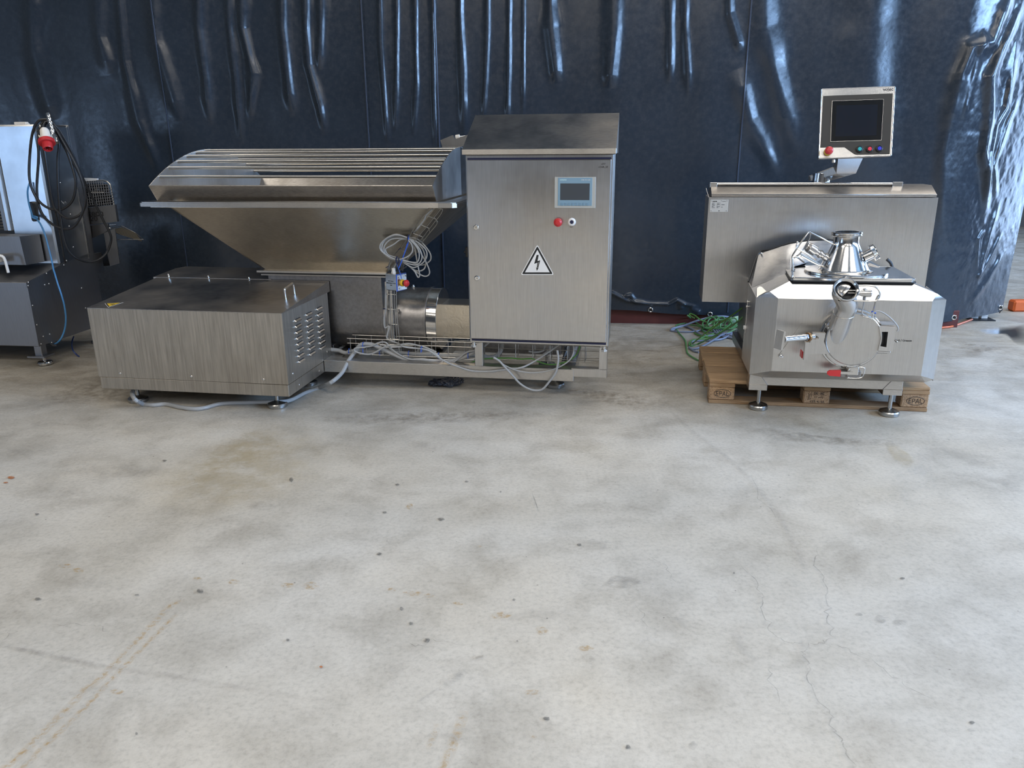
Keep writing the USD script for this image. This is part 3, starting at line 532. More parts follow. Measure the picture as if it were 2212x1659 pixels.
# wire cable tray along the frame and the ladder up the hopper corner
def mesh_wire(pts, r=.0026): return tube(np.asarray(pts, float), r, 6)
tx0, tx1, ty0, ty1, tz0, tz1 = -1.79, -.215, 4.452, 4.545, .205, .305
tw = [[(tx0, y, z), (tx1, y, z)] for y, z in ((ty0, tz1), (ty1, tz1), (ty0, tz1 - .03), (ty0, tz0), (ty1, tz0), ((ty0 + ty1) / 2, tz0))]
for w in tw: G.part('tray_wire', mesh_wire(w), 'tray')
for x in np.arange(tx0 + .02, tx1, .105): G.part('tray_hoop', mesh_wire([(x, ty0, tz1), (x, ty0, tz0), (x, ty1, tz0), (x, ty1, tz1)]), 'tray')
QC = Z(790, 430, 9.218)
def lad(x, y):
    q = QC(x, y); return F1.at(q, y=4.235 + np.clip((q[1] - 452) / 138, 0, 1) * .265)
for pts in (((1330, 190), (1240, 270), (1150, 345), (1030, 500), (920, 650), (860, 760), (560, 1130), (480, 1260), (430, 1400)), ((1500, 195), (1350, 385), (1200, 570), (1000, 800), (700, 1180), (520, 1350), (505, 1420)), ((1440, 180), (1500, 190), (1530, 225), (1490, 310), (1420, 400), (1270, 590), (1110, 800), (880, 1060), (740, 1250), (700, 1420)), ((1410, 420), (1425, 490), (1270, 680), (1150, 830), (900, 1100), (760, 1300), (735, 1430))):
    G.part('ladder_wire', wire([lad(*q) for q in pts], .0028, sm=4), 'tray')
for a_, b_, c_ in (((1215, 330), (1400, 400), (1425, 490)), ((1095, 512), (1255, 580), (1278, 660)), ((950, 685), (1125, 752), (1150, 830)), ((690, 1010), (850, 1080), (880, 1110))):
    G.part('ladder_rung', mesh_wire([lad(*a_), lad(*b_), lad(*c_)], .0024), 'tray')
QV = Z(700, 580, 8.296)
for pts in (((1110, 330), (1090, 700), (1090, 900), (1115, 1180)), ((1180, 330), (1185, 700), (1200, 1000), (1215, 1310)), ((1255, 360), (1262, 700), (1285, 1000), (1300, 1250)), ((1295, 360), (1295, 700), (1320, 1000), (1345, 1220), (1340, 1290))):
    G.part('ladder_wire', wire([F1.at(QV(*q), y=4.50) for q in pts], .0028, sm=4), 'tray')
for xa, xb, y in ((1110, 1290, 458), (1100, 1290, 726), (1190, 1320, 996), (1150, 1340, 1258)):
    G.part('ladder_rung', mesh_wire([F1.at(QV(xa, y), y=4.502), F1.at(QV(xb, y + 12), y=4.502)], .0024), 'tray')
G.part('ladder_backing', cat(box(-1.55, -1.505, 4.528, 4.536, .26, .66, .001)), 'steel_satin')

# ------------------------------------------------------------------ electrical cabinet on the frame
C = Thing('control_cabinet', 'tall brushed steel electrical cabinet with sloping roof and touch panel', 'cabinet', F1, (-.56, 4.42, .345))
cx0, cx1, cy0, cy1, cz0, cz1 = -.962, -.158, 4.272, 4.572, .352, 1.405
C.part('body', box(cx0, cx1, cy0, cy1, cz0, cz1, .004), 'steel_v')
C.part('door_seal', box(cx0 + .012, cx1 - .012, cy0 - .004, cy0 + .002, cz0 + .012, 1.388, 0), 'navy_tie')
dY = 4.250
C.part('door', box(-.954, -.168, dY, cy0 - .003, .380, 1.378, .004), 'steel_v', label='brushed steel cabinet door')
C.part('roof', hull([(x, y, z) for x in (-.972, -.146) for y, z in ((4.243, 1.407), (4.243, 1.432), (4.247, 1.436), (4.61, 1.622), (4.615, 1.615), (4.615, 1.407))]), 'steel_roof', label='sloping dark brushed roof')
C.part('roof_edge', box(-.974, -.144, 4.239, 4.245, 1.405, 1.434, .0015), 'steel_h')
Q7, Q8 = Z(980, 230, 4.74), Z(980, 560, 5.529)
def dq(q, d=0.0): p = F1.at(q, y=dY - d); return p
def rectq(a, b, d, th, bev=.0015):
    p, q = dq(a), dq(b); return box(p[0], q[0], dY - d, dY - d + th, p[2], q[2], bev)
hm = C.part('touch_panel', rectq(Q7(1035, 722), Q7(1449, 1041), .008, .008), 'bezel_edge', label='grey framed touch panel')
C.part('panel_face', rectq(Q7(1070, 730), Q7(1415, 1016), .0095, .003, .001), 'bezel', hm)
C.part('panel_screen', rectq(Q7(1094, 787), Q7(1391, 958), .0102, .002, .0005), 'screen', hm)
for k in range(8):
    x = 1096 + k * 36.7; C.part('panel_key', rectq(Q7(x, 987), Q7(x + 27, 1015), .0106, .002, .0008), 'key', hm)
C.part('panel_lettering', text('SIEMENS', .0058, dq(Q7(1122, 752), .0096), (1, 0, 0), (0, 0, 1), bold=True), plain('pale_print', (.55, .75, .75), .4), hm)
C.part('panel_lettering', text('SIMATIC HMI', .0052, dq(Q7(1353, 752), .0096), (1, 0, 0), (0, 0, 1)), M['white'], hm)
p = dq(Q7(1073, 1183)); es = C.part('emergency_button', lathe([(0, 0), (.016, 0), (.016, .018), (.022, .02), (.0235, .026), (.022, .034), (.012, .041), (0, .042)], p, (0, -1, 0), 36), 'red', label='red mushroom emergency stop button')
p = dq(Q7(1210, 1182)); rb = C.part('reset_button', lathe([(0, 0), (.021, 0), (.022, .003), (.019, .009), (.013, .012), (.012, .010), (0, .010)], p, (0, -1, 0), 32), 'white', label='white ringed dark push button')
C.part('button_cap', lathe([(0, 0), (.010, 0), (.0095, .003), (0, .0035)], p - [0, .0095, 0], (0, -1, 0), 24), 'navy_tie', rb)
C.part('door_lettering', text('RESET', .0042, dq(Q7(1206, 1234), .0001), (1, 0, 0), (0, 0, 1), bold=True), 'ink')
C.part('door_lettering', text('+IFP', .0075, dq(Q7(1532, 588), .0001), (1, 0, 0), (0, 0, 1), bold=True), 'ink'); C.part('door_lettering', text('+CAB_1E', .0085, dq(Q7(1531, 620), .0001), (1, 0, 0), (0, 0, 1), bold=True), 'ink')
for q in (Q7(228, 1238), Q8(277, 227)):
    p = dq(q); lk = C.part('door_lock', lathe([(0, 0), (.0155, 0), (.0155, .002), (.013, .0045), (.0105, .005), (.010, .0025), (0, .0025)], p, (0, -1, 0), 28), 'chrome')
    C.part('lock_insert', hull([p + [x, -y, z] for y in (.002, .006) for x, z in ((-.006, -.004), (.006, -.004), (0, .0065))]), 'wire', lk)
# high-voltage warning triangle
A_, Bl, Br = dq(Q7(855, 1412)), dq((1124.6, 593.8)), dq((1197.0, 593.8)); A_[0] = (Bl[0] + Br[0]) / 2
tri = Polygon([(A_[0], A_[2]), (Bl[0], Bl[2]), (Br[0], Br[2])]); cz_ = Bl[2] + (A_[2] - Bl[2]) / 3
def trib(d): return tri.buffer(-d).buffer(.0)
def rtri(d, r): return tri.buffer(-(d + r), join_style=2).buffer(r)
s_ = C.part('voltage_sticker', extr(rtri(0, .006), 'y', dY - .0006, dY + .0002), 'white', label='white triangular high voltage sticker')
C.part('sticker_border', extr(rtri(.0045, .004), 'y', dY - .0009, dY), 'ink', s_); C.part('sticker_field', extr(tri.buffer(-.0145, join_style=2), 'y', dY - .0012, dY), 'white', s_)
def bq(x, y, o): p = dq(o(x, y)); return (p[0], p[2])
bolt_ = [(850, 1520), (871, 1520), (858, 1586), (886, 1575), (866, 1650)]
b8 = [(1018, 100), (1010, 106), (994, 138), (982, 96), (992, 99), (1003, 28), (960, 52), (975, 0)]
C.part('sticker_symbol', extr([bq(850, 1520, Q7), bq(871, 1520, Q7), bq(859, 1583, Q7), bq(886, 1574, Q7), bq(868, 1648, Q7), bq(861, 1648, Q7), bq(871, 1594, Q7), bq(825, 1611, Q7)], 'y', dY - .0015, dY), 'ink', s_)
C.part('sticker_symbol', extr([bq(1001, 22, Q8), bq(1012, 22, Q8), bq(1003, 104, Q8), bq(1017, 98, Q8), bq(994, 139, Q8), bq(984, 95, Q8), bq(994, 104, Q8)], 'y', dY - .0015, dY), 'ink', s_)
for x in (-.945, -.18): C.part('mounting_stud', cat(cyl((x, 4.30, .327), (x, 4.30, .353), .011, n=14), cyl((x, 4.30, .318), (x, 4.30, .331), .019, n=6)), 'wire')
p = F1.at((1002, 544), y=4.40); C.part('main_switch', cat(cyl((cx0, 4.40, p[2]), (cx0 - .02, 4.40, p[2]), .033, n=24), box(cx0 - .04, cx0 - .018, 4.385, 4.415, p[2] - .03, p[2] + .03, .004), box(cx0 - .05, cx0 - .03, 4.39, 4.41, p[2] - .006, p[2] + .006)), 'black', label='black rotary main switch on the left side')

# ------------------------------------------------------------------ cables on and around the grinder
def route(F, pts, r, mat, name, label, cat_='cable', sm=6, n=8, group=None):
    """pts: (px, py, 'y'|'z', value) measured on the photograph at a known depth or height"""
    P = [F.at((a, b), **{k: v}) for a, b, k, v in pts]
    return single(name, tube(spline(P, sm), r, n), mat, label, cat_, F=F, group=group)
QT, QU = Z(740, 720, 6.9125), Z(1020, 720, 7.373)
def tt(pts, y): return [(*QT(*p[:2]), 'y', p[2] if len(p) > 2 else y) for p in pts]
def uu(pts, y): return [(*QU(*p[:2]), 'y', p[2] if len(p) > 2 else y) for p in pts]
QB = Z(200, 780, 7.9)
route(F1, [(*QB(690, 500), 'y', 3.93), (*QB(675, 560), 'y', 3.90), (*QB(730, 660), 'y', 3.80), (*QB(860, 735), 'z', .012), (*QB(1040, 750), 'z', .012), (*QB(1250, 735), 'z', .012), (*QB(1480, 785), 'z', .012), (*QB(1700, 815), 'z', .012), (*QB(1900, 800), 'z', .012), (*QB(2212, 725), 'z', .012), (545, 869.5, 'z', .012), (600, 868, 'z', .03), (628, 864, 'z', .02), (660, 848, 'z', .012), (690, 837, 'z', .012), (715, 826, 'y', 4.20), (738, 806, 'y', 4.30), (752, 780, 'y', 4.37)] + tt([(190, 270), (250, 185), (310, 160), (430, 165), (520, 200), (650, 260), (800, 330), (950, 385), (1150, 425), (1350, 438), (1550, 425), (1750, 375), (1950, 290), (2100, 190), (2190, 110)], 4.435) + [(1062, 728, 'y', 4.44)],
      .0125, 'grey_cable', 'power_cable', 'thick grey power cable snaking over the floor in front of the motor box', n=10)
route(F1, [(700, 754, 'y', 4.50)] + tt([(-200, 240), (-60, 255), (0, 280), (60, 290), (110, 270), (250, 262), (500, 280), (750, 290), (1000, 305), (1300, 320), (1600, 335), (1900, 330), (2150, 345)], 4.49) + uu([(140, 370), (250, 378), (350, 372), (430, 315), (470, 235), (485, 150), (485, 100)], 4.49), .0125, 'grey_cable', 'power_cable', 'thick grey cable lying straight along the wire tray behind the loops', n=10)
route(F1, [(*QV(1110, 310), 'y', 4.49), (*QV(1100, 560), 'y', 4.49), (*QV(1105, 720), 'y', 4.49), (*QV(1075, 900), 'y', 4.49), (*QV(1090, 1060), 'y', 4.49), (*QV(1165, 1040), 'y', 4.49), (*QV(1125, 1220), 'y', 4.48), (*QV(1160, 1280), 'y', 4.46), (*QV(1330, 1345), 'y', 4.43)] + tt([(880, 190), (1000, 215), (1180, 232), (1300, 265), (1450, 370), (1560, 435), (1700, 490), (1900, 555), (2080, 570), (2300, 565)], 4.34) + uu([(280, 608, 4.335), (560, 575, 4.335), (800, 540, 4.335), (1000, 440), (1200, 310), (1350, 205), (1410, 150)], 4.38), .0055, 'grey_cable', 'signal_cable', 'thin grey cable sagging across the frame rail up to the cabinet')
route(F1, tt([(330, 205), (430, 190), (540, 140), (640, 135), (690, 190), (740, 240), (850, 320), (1000, 385), (1150, 395), (1300, 410), (1500, 440), (1640, 435), (1750, 360), (1850, 285), (1960, 262), (2060, 265)], 4.42), .005, 'grey_cable', 'signal_cable', 'thin grey cable looping over the tray and under the thick power cable')
route(F1, tt([(340, 210), (240, 215), (180, 230), (190, 270), (300, 305), (420, 310), (530, 260), (650, 195), (800, 180), (980, 155), (1120, 180), (1250, 215), (1400, 280)], 4.40), .0055, 'grey_cable', 'signal_cable', 'thin grey cable with a low loop at the left end of the wire tray')
route(F1, tt([(560, 175), (650, 185), (740, 250), (850, 320), (1000, 380), (1200, 385), (1450, 400), (1700, 385), (1960, 390)], 4.445), .004, 'white', 'signal_cable', 'pale thin cable lying low in the wire tray')
route(F1, tt([(620, 210), (800, 205), (950, 200), (1150, 230), (1330, 262), (1420, 330), (1500, 420)], 4.43), .004, 'white', 'signal_cable', 'pale thin cable running along the upper tray wire')
route(F1, tt([(1690, 425), (1800, 445), (1900, 440), (1990, 410)], 4.46) + uu([(100, 420), (300, 400), (600, 395), (780, 410), (950, 405), (1050, 450), (1200, 495), (1350, 490), (1530, 440), (1650, 350), (1705, 240), (1718, 150)], 4.45), .0042, 'earth', 'earth_wire', 'yellow and green earth wire hanging under the cabinet', 'wire')
route(F1, uu([(340, 385), (430, 440), (540, 560), (650, 680), (760, 800), (900, 885), (1030, 910), (1130, 880), (1230, 765), (1320, 640), (1355, 530), (1370, 400), (1355, 270)], 4.30), .0065, 'grey_cable', 'signal_cable', 'grey cable hanging in a deep loop nearly to the floor under the cabinet')
route(F1, uu([(500, 500), (620, 560), (760, 605), (950, 628), (1150, 610), (1330, 560), (1500, 470), (1590, 370), (1618, 250), (1595, 150)], 4.33), .0042, 'grey_cable', 'signal_cable', 'thin grey cable in a shallow loop under the right half of the cabinet')
route(F1, uu([(900, 285), (1000, 300), (1090, 290), (1150, 250), (1165, 140)], 4.46), .006, 'grey_cable', 'signal_cable', 'short grey cable bending down from the cabinet floor')
route(F1, uu([(1130, 330), (1190, 290), (1225, 220), (1232, 140)], 4.47), .0045, 'grey_cable', 'signal_cable', 'short thin grey cable beside the bending one under the cabinet')
for i, (x, y, yy) in enumerate(((310, 170, 4.42), (100, 262, 4.48), (560, 285, 4.475), (990, 300, 4.475), (1435, 325, 4.475), (1180, 232, 4.335), (1878, 320, 4.43))):
    p = F1.at(QT(x, y), y=yy); G.part('cable_tie', cat(tube([p + [0, .013 * math.sin(t), .016 * math.cos(t)] for t in np.linspace(0, 2 * np.pi, 17)], .002, 5), box(p[0] - .002, p[0] + .002, p[1] - .017, p[1] - .013, p[2] - (.05 if i == 0 else .02), p[2], .0005)), 'blue_tie')

# pendant emergency stop box, hung from a blue cord, with its coiled lead
pc = np.array([F1.at((855, 609), y=4.415)[0], 4.415, F1.at((855, 608), y=4.415)[2]])
uL, uR = np.array([-.39, -.92, .0]), np.array([.92, -.39, 0.0])      # outward normals of the plate with lettering and of the lid
P_ = Thing('pendant_stop_box', 'small steel emergency stop box with red mushroom button hanging from a blue cord', 'switch box', F1, pc - [0, 0, .049])
P_.part('housing', obox(pc, uR, np.cross([0, 0, 1], uR), (0, 0, 1), .086, .088, .098, .004), 'steel_satin')
fr = pc + uR * .0435; wR = np.cross([0, 0, 1], uR)
P_.part('lid_gasket', obox(fr, uR, wR, (0, 0, 1), .006, .092, .101, .003), 'blue_tie')
P_.part('lid', obox(fr + uR * .0045, uR, wR, (0, 0, 1), .006, .084, .094, .003), 'steel_satin')
for a_ in (-1, 1):
    for b_ in (-1, 1): P_.part('lid_screw', dome(fr + uR * .0075 + wR * .032 * a_ + np.array([0, 0, .034]) * b_, uR, .004, .002), 'bronze')
bp = fr + uR * .008 - np.array([0, 0, .004])
P_.part('button_collar', lathe([(0, 0), (.021, 0), (.0215, .004), (.019, .010), (.016, .011), (0, .011)], bp, uR, 32), 'yellow')
P_.part('button_stem', cyl(bp + uR * .01, bp + uR * .026, .0135), 'black')
P_.part('emergency_button', lathe([(0, .024), (.019, .024), (.0215, .028), (.020, .037), (.012, .045), (0, .047)], bp, uR, 32), 'red')
nL = -wR if (-wR) @ np.array([-1, -1, 0]) > 0 else wR
uu_ = np.cross([0, 0, 1], nL)
for k, s in enumerate(('NOT-HALT', 'EMERGENCY STOP', 'AUS')): P_.part('lettering', text(s, .0056, pc + nL * .0442 + np.array([0, 0, .008 - .012 * k]), uu_, (0, 0, 1), bold=True), 'ink')
gl = pc + np.array([-.01, .0, .049])
P_.part('cable_gland', cat(cyl(gl, gl + [0, 0, .012], .014, n=6), cyl(gl + [0, 0, .012], gl + [0, 0, .032], .0115, n=16)), 'white')
QD = Z(800, 480, 13.825)
def dd(x, y, yy=4.37): return F1.at(QD(x, y), y=yy)
left = [[(1120, 470), (900, 395), (700, 390), (500, 470), (330, 620), (285, 740), (330, 860), (480, 980), (620, 1060), (780, 1110)], [(1130, 490), (820, 365), (600, 410), (420, 540), (340, 760), (400, 930), (600, 1080), (790, 1120)], [(1130, 500), (860, 480), (600, 520), (430, 690), (405, 850), (470, 980), (640, 1080), (790, 1130)], [(1120, 520), (900, 520), (700, 660), (480, 780), (455, 860), (540, 980), (780, 1060)], [(1110, 480), (800, 430), (560, 480), (360, 680), (365, 860), (520, 1010), (800, 1100)]]
right = [[(960, 1090), (1150, 1000), (1260, 850), (1230, 660), (1150, 560)], [(960, 1140), (1200, 1190), (1400, 1190), (1460, 1000), (1400, 760), (1220, 560)], [(950, 1150), (1150, 1240), (1400, 1270), (1540, 1080), (1480, 820), (1250, 540)], [(950, 1170), (1250, 1350), (1450, 1290), (1600, 1180), (1690, 1000), (1640, 800), (1400, 590), (1180, 500)], [(1000, 1180), (1300, 1440), (1420, 1640), (1470, 1560), (1400, 1200), (1330, 800), (1200, 560)], [(960, 1160), (1450, 1540), (1680, 1610), (1770, 1480), (1640, 1150), (1400, 780), (1190, 530)], [(960, 1150), (1350, 1440), (1600, 1400), (1650, 1150), (1560, 800), (1300, 560), (1150, 480)], [(1000, 1130), (1500, 1280), (1750, 1180), (1810, 1040), (1740, 850), (1500, 570), (1300, 470), (1150, 470)]]
seq = []
for k in range(8):
    jit = (k - 3.5) * .0055
    seq += [dd(x, y, 4.375 + jit) for x, y in left[k % 5]] + [dd(x, y, 4.37 + jit + .004 * math.sin(i)) for i, (x, y) in enumerate(right[k])]
seq = [gl + [0, 0, .03], dd(740, 1290, 4.40), dd(790, 1180, 4.38)] + [dd(x, y, 4.36) for x, y in left[1][::-1]] + seq + [dd(1200, 440, 4.41), dd(1270, 340, 4.42), lad(1000, 620), lad(1080, 520), lad(1170, 400), lad(1200, 320), lad(1330, 200)]
P_.part('coiled_lead', tube(spline(seq, 6), .0042, 7), 'grey_cable', label='pale grey lead coiled in loose loops')
def cord(pts, r, mat, nm, yy=4.352): P_.part(nm, tube(spline([dd(x, y, yy) for x, y in pts], 5), r, 6), mat)
cord([(1170, 380), (1140, 480), (1135, 590), (1080, 760), (1000, 980), (930, 1180), (860, 1360)], .0036, 'blue_tie', 'hanging_cord')
cord([(1100, 640), (1040, 860), (950, 1120), (900, 1240)], .003, 'blue_tie', 'hanging_cord')
cord([(790, 1240), (840, 1380), (890, 1520), (920, 1640), (925, 1690)], .0022, 'blue_tie', 'hanging_cord', 4.36)
cord([(1190, 390), (1130, 400), (1120, 520), (1190, 560)], .004, 'navy_tie', 'cable_tie')
cord([(800, 1020), (770, 1120), (800, 1240), (860, 1160), (840, 1060)], .0045, 'navy_tie', 'cable_tie')
for q in ((1260, 310), (880, 800), (500, 1340)): p = dd(*q, 4.39); G.part('cable_tie', tube([p + [.008 * math.sin(t), .008 * math.cos(t), .003 * math.sin(t)] for t in np.linspace(0, 2 * np.pi, 13)], .0022, 5), 'navy_tie')
for q in ((1075, 230), (1080, 720), (1122, 1222)): p = F1.at(QV(*q), y=4.488); G.part('cable_tie', tube([p + [.009 * math.sin(t), .009 * math.cos(t), 0] for t in np.linspace(0, 2 * np.pi, 13)], .0022, 5), 'navy_tie')
# crumpled bag on the floor under the rail
c = F1.at((966, 832), z=0); g = trimesh.creation.icosphere(5, 1.0); v = np.array(g.vertices)
v = v * [.105, .062, .030]; v[:, 2] = np.where(v[:, 2] < 0, v[:, 2] * .5, v[:, 2]); nz = meshkit.fbm(v * [55, 55, 60] + 7, 4, 3) - .5
v = v * (1 + .9 * nz[:, None]) ; v[:, 2] += .014 + .02 * (meshkit.noise(v * 30 + 3, 5) - .5); v[:, 2] = np.maximum(v[:, 2], .0005) + .06 * np.clip(v[:, 0] / .1, -.3, 1) ** 2 * .2
rz = .25; v = np.stack([v[:, 0] * math.cos(rz) - v[:, 1] * math.sin(rz), v[:, 0] * math.sin(rz) + v[:, 1] * math.cos(rz), v[:, 2] - v[:, 2].min()], 1)
single('plastic_bag', trimesh.Trimesh(v + c, g.faces, process=False), 'bag', 'crumpled dark plastic bag on the floor under the frame rail', 'bag', F=F1, smooth=True)

# ------------------------------------------------------------------ pallet under the right machine, frame F2
plx, ply = .4663, 4.3924
PL = Thing('pallet', 'worn wooden pallet with branded chip blocks under the right machine', 'pallet', F2, (plx + .6, ply + .4, 0))
def pb(name, x0, x1, y0, y1, z0, z1, mat='wood', b=.003, parent=None, label=None): return PL.part(name, box(plx + x0, plx + x1, ply + y0, ply + y1, z0, z1, b), mat, parent, label)
for k, (y0, w) in enumerate(((0, .143), (.155, .158), (.320, .152), (.479, .156), (.641, .157))):
    j = random.uniform(-.005, .005); pb('deck_board', j, 1.2 + j * .5, y0, y0 + w, .122, .144 - (0, .002, .0, .003, .001)[k], b=.004)
for x0 in (0, .5275, 1.055): pb('stringer_board', x0, x0 + .145, 0, .8, .100, .122)
for y0, w in ((0, .10), (.3275, .145), (.70, .10)): pb('bottom_board', 0, 1.2, y0, y0 + w, 0, .022)
blk = {}
for x0 in (0, .5275, 1.055):
    for y0, w in ((0, .10), (.3275, .145), (.70, .10)):
        blk[x0, y0] = pb('block', x0, x0 + .145, y0 + .002, y0 + w - .002, .022, .100, 'chip', .006)
def oval(cx, cz, rx, rz, r, y): t = np.linspace(0, 2 * np.pi, 40, endpoint=False); return tube(np.stack([cx + rx * np.cos(t), 0 * t + y, cz + rz * np.sin(t)], 1), r, 6, True)
for x0, s in ((0, 1), (1.055, 1)):
    cx_ = plx + x0 + .0725 + .004; yy = ply + .0018
    PL.part('brand_mark', cat(oval(cx_, .062, .047, .024, .0014, yy), text('EPAL', .026, (cx_, yy, .062), (.86, 0, 0), (0, 0, 1), bold=False)), 'ink', blk[x0, 0])
cx_ = plx + .6
PL.part('brand_mark', cat(text('IPPC', .012, (cx_ - .04, ply + .0018, .065), (0, 0, 1), (-1, 0, 0)), text('DE-NI', .013, (cx_ + .012, ply + .0018, .085), (1, 0, 0), (0, 0, 1), bold=True), text('HT 490', .010, (cx_ + .012, ply + .0018, .062), (1, 0, 0), (0, 0, 1)), text('613-4-02', .011, (cx_ + .005, ply + .0018, .036), (1, 0, 0), (0, 0, 1), bold=True), box(cx_ - .03, cx_ + .055, ply + .0012, ply + .0022, .0745, .0757, 0), box(cx_ - .03, cx_ - .0288, ply + .0012, ply + .0022, .048, .094, 0)), 'ink', blk[.5275, 0])

# ------------------------------------------------------------------ pump / mixer machine on the right, frame F2
K = Thing('filling_machine', 'stainless steel pumping machine on the right with cone inlet and touch screen', 'machine', F2, (1.137, 4.75, 0))
zA, zB, zC, zD, zE = Z(1660, 590, 5.53), Z(1680, 470, 5.82), Z(1420, 640, 5.927), Z(1490, 380, 5.53), Z(1600, 780, 4.809)
ax0, ax1, ay0 = .66, 1.615, 4.15
mx0, mx1, mz0, mz1 = .760, 1.516, .277, .673
# front shell: plane face with chamfers all round, rising to the lid
ob = [(ax0, 4.24, .228), (ax0, 4.24, .660), (ax0 + .062, 4.205, .700), (.835, 4.264, .751), (1.437, 4.264, .751), (ax1 - .062, 4.205, .705), (ax1, 4.24, .668), (ax1, 4.24, .235), (ax1 - .04, 4.24, .218), (ax0 + .072, 4.24, .214)]
main = [(mx0, ay0, mz0), (mx1, ay0, mz0 + .002), (mx1, ay0, mz1 + .002), (mx0, ay0, mz1)]
def th(p, t=.004): return plate(p, t)
K.part('front_panel', th(main), 'steel_v', label='flat brushed front panel')
K.part('front_bevel', hull([main[0], main[3], ob[0], ob[1], ob[2], ob[9]] + [tuple(np.array(p) + [.01, .02, 0]) for p in (ob[0], ob[1], main[0], main[3])]), 'steel_v', label='left bevelled strip of the front')
K.part('front_bevel', hull([main[1], main[2], ob[6], ob[7], ob[5], ob[8]] + [tuple(np.array(p) + [-.01, .02, 0]) for p in (ob[6], ob[7], main[1], main[2])]), 'steel_v', label='right bevelled strip of the front')
K.part('front_bevel', hull([main[0], main[1], ob[8], ob[9]] + [tuple(np.array(p) + [0, .02, .01]) for p in (main[0], main[1], ob[8], ob[9])]), 'steel_v', label='lower bevelled strip of the front')
K.part('front_bevel', hull([main[3], main[2], ob[2], ob[3], ob[4], ob[5]] + [tuple(np.array(p) + [0, .02, -.012]) for p in (main[3], main[2], ob[3], ob[4])]), 'steel_satin', label='upper bevelled strip of the front')
# side walls and the body behind
sw_ = [(4.24, .228), (4.24, .662), (4.54, .687), (4.56, .56), (4.58, .23)]
K.part('side_wall', extr(sw_, 'x', ax0, ax0 + .004), 'steel_v'); K.part('side_wall', extr(sw_, 'x', ax1 - .004, ax1), 'steel_v')
for y, z, q in ((4.46, .595, 0), (4.47, .565, 0)): K.part('screw', cat(cyl((ax0 + .002, y, z), (ax0 - .012, y, z), .004, n=10), dome((ax0 - .012, y, z), (-1, 0, 0), .008, .004)), 'wire')
K.part('side_stop', cyl((ax0, 4.50, .435), (ax0 - .015, 4.50, .435), .012, n=16), 'white')
K.part('side_rod', cyl((ax0 - .003, 4.50, .40), (ax0 - .003, 4.50, .60), .002, n=8), 'wire')
K.part('core', box(ax0 + .03, ax1 - .03, 4.26, 4.56, .24, .655, .004), 'steel_dark'); K.part('rear_housing', box(ax0 + .06, ax1 - .06, 4.56, 5.30, .20, .64, .006), 'steel_dark')
# top skin: lofted from the side walls over the bend to the arch behind the lid
cxm = (ax0 + ax1) / 2
hw = [(.70, .66, 4.80), (.74, .815, 4.80), (.847, .861, 4.80), (.954, .892, 4.80), (1.067, .901, 4.80), (cxm, .903, 4.80)]
def skin(secs):
    V = np.array([s for s in secs]); r, c_ = V.shape[:2]; i = np.arange(r * c_).reshape(r, c_)
    q = np.stack([i[:-1, :-1], i[:-1, 1:], i[1:, 1:], i[1:, :-1]], -1).reshape(-1, 4); lo = V.reshape(-1, 3) - [0, 0, .004]
    k = r * c_; F = np.vstack([q[:, [0, 1, 2]], q[:, [0, 2, 3]], q[:, [2, 1, 0]] + k, q[:, [3, 2, 0]] + k])
    return trimesh.Trimesh(np.vstack([V.reshape(-1, 3), lo]), F, process=False)
def mirror(s): return [tuple([2 * cxm - x, y, z]) for x, y, z in s[::-1]]
A1 = [(ax0, 4.24, .661), (ax0 + .062, 4.205, .702), (.835, 4.264, .753)]
A2 = [(ax0, 4.43, .677), (ax0 + .09, 4.43, .718), (.848, 4.47, .754)]
K.part('top_panel', skin([A1, A2]), 'steel_cover', label='left front sloping top panel'); K.part('top_panel', skin([mirror(A1), mirror(A2)]), 'steel_cover', label='right front sloping top panel')
B1 = [(ax0, 4.432, .678), (ax0 + .09, 4.432, .719), (.860, 4.472, .753), (.90, 4.60, .776), (1.0, 4.70, .788), (cxm, 4.72, .792)]
B3 = [(.740, 4.80, .815), (.80, 4.80, .842), (.870, 4.80, .868), (.920, 4.80, .882), (1.02, 4.80, .899), (cxm, 4.80, .903)]
def mix(t): return [tuple(np.array(p) * (1 - t) + np.array(q) * t) for p, q in zip(B1, B3)]
K.part('top_cover', skin([mix(t) for t in (0, .25, .5, .75, 1)]), 'steel_cover', label='large arched top cover, left half', smooth=40); RB = [(cxm, 4.72, .792), (1.22, 4.72, .784), (1.30, 4.71, .775), (1.427, 4.475, .753), (1.525, 4.432, .717), (ax1, 4.432, .676)]; RC = [(cxm, 4.80, .903), (1.20, 4.80, .884), (1.28, 4.80, .842), (1.42, 4.80, .765), (1.525, 4.80, .70), (ax1 - .002, 4.80, .64)]
K.part('top_cover', skin([[tuple(np.array(p) * (1 - t) + np.array(q) * t) for p, q in zip(RB, RC)] for t in (0, .25, .5, .75, 1)]), 'steel_cover', label='large arched top cover, low right half', smooth=40)
edge = [(x, y + .006, z + .002) for x, y, z in [(ax0 - .001, 4.545, .690), (.740, 4.80, .815), (.80, 4.80, .842), (.870, 4.80, .868), (.970, 4.80, .894), (cxm, 4.80, .905)]]
K.part('cover_seal', tube(spline(edge + [(1.20, 4.806, .886), (1.28, 4.806, .844), (1.36, 4.806, .80)], 4), .005, 6), 'rubber')
for q in ((1644, 549), (1721, 525)): p = F2.at(q, y=4.79); K.part('cover_screw', cat(cyl(p, p + [0, -.014, .006], .004, n=8), ball(p + [0, -.014, .006], .0065)), 'wire')
K.part('rear_apron', extr([(.70, .40)] + [(x, z - .006) for x, y, z in B3] + [(x, z - .006) for x, y, z in RC[1:]] + [(ax1 - .002, .40)], 'y', 4.80, 4.806), 'steel_dark')
flap = F2.at((1651, 622), y=4.30)
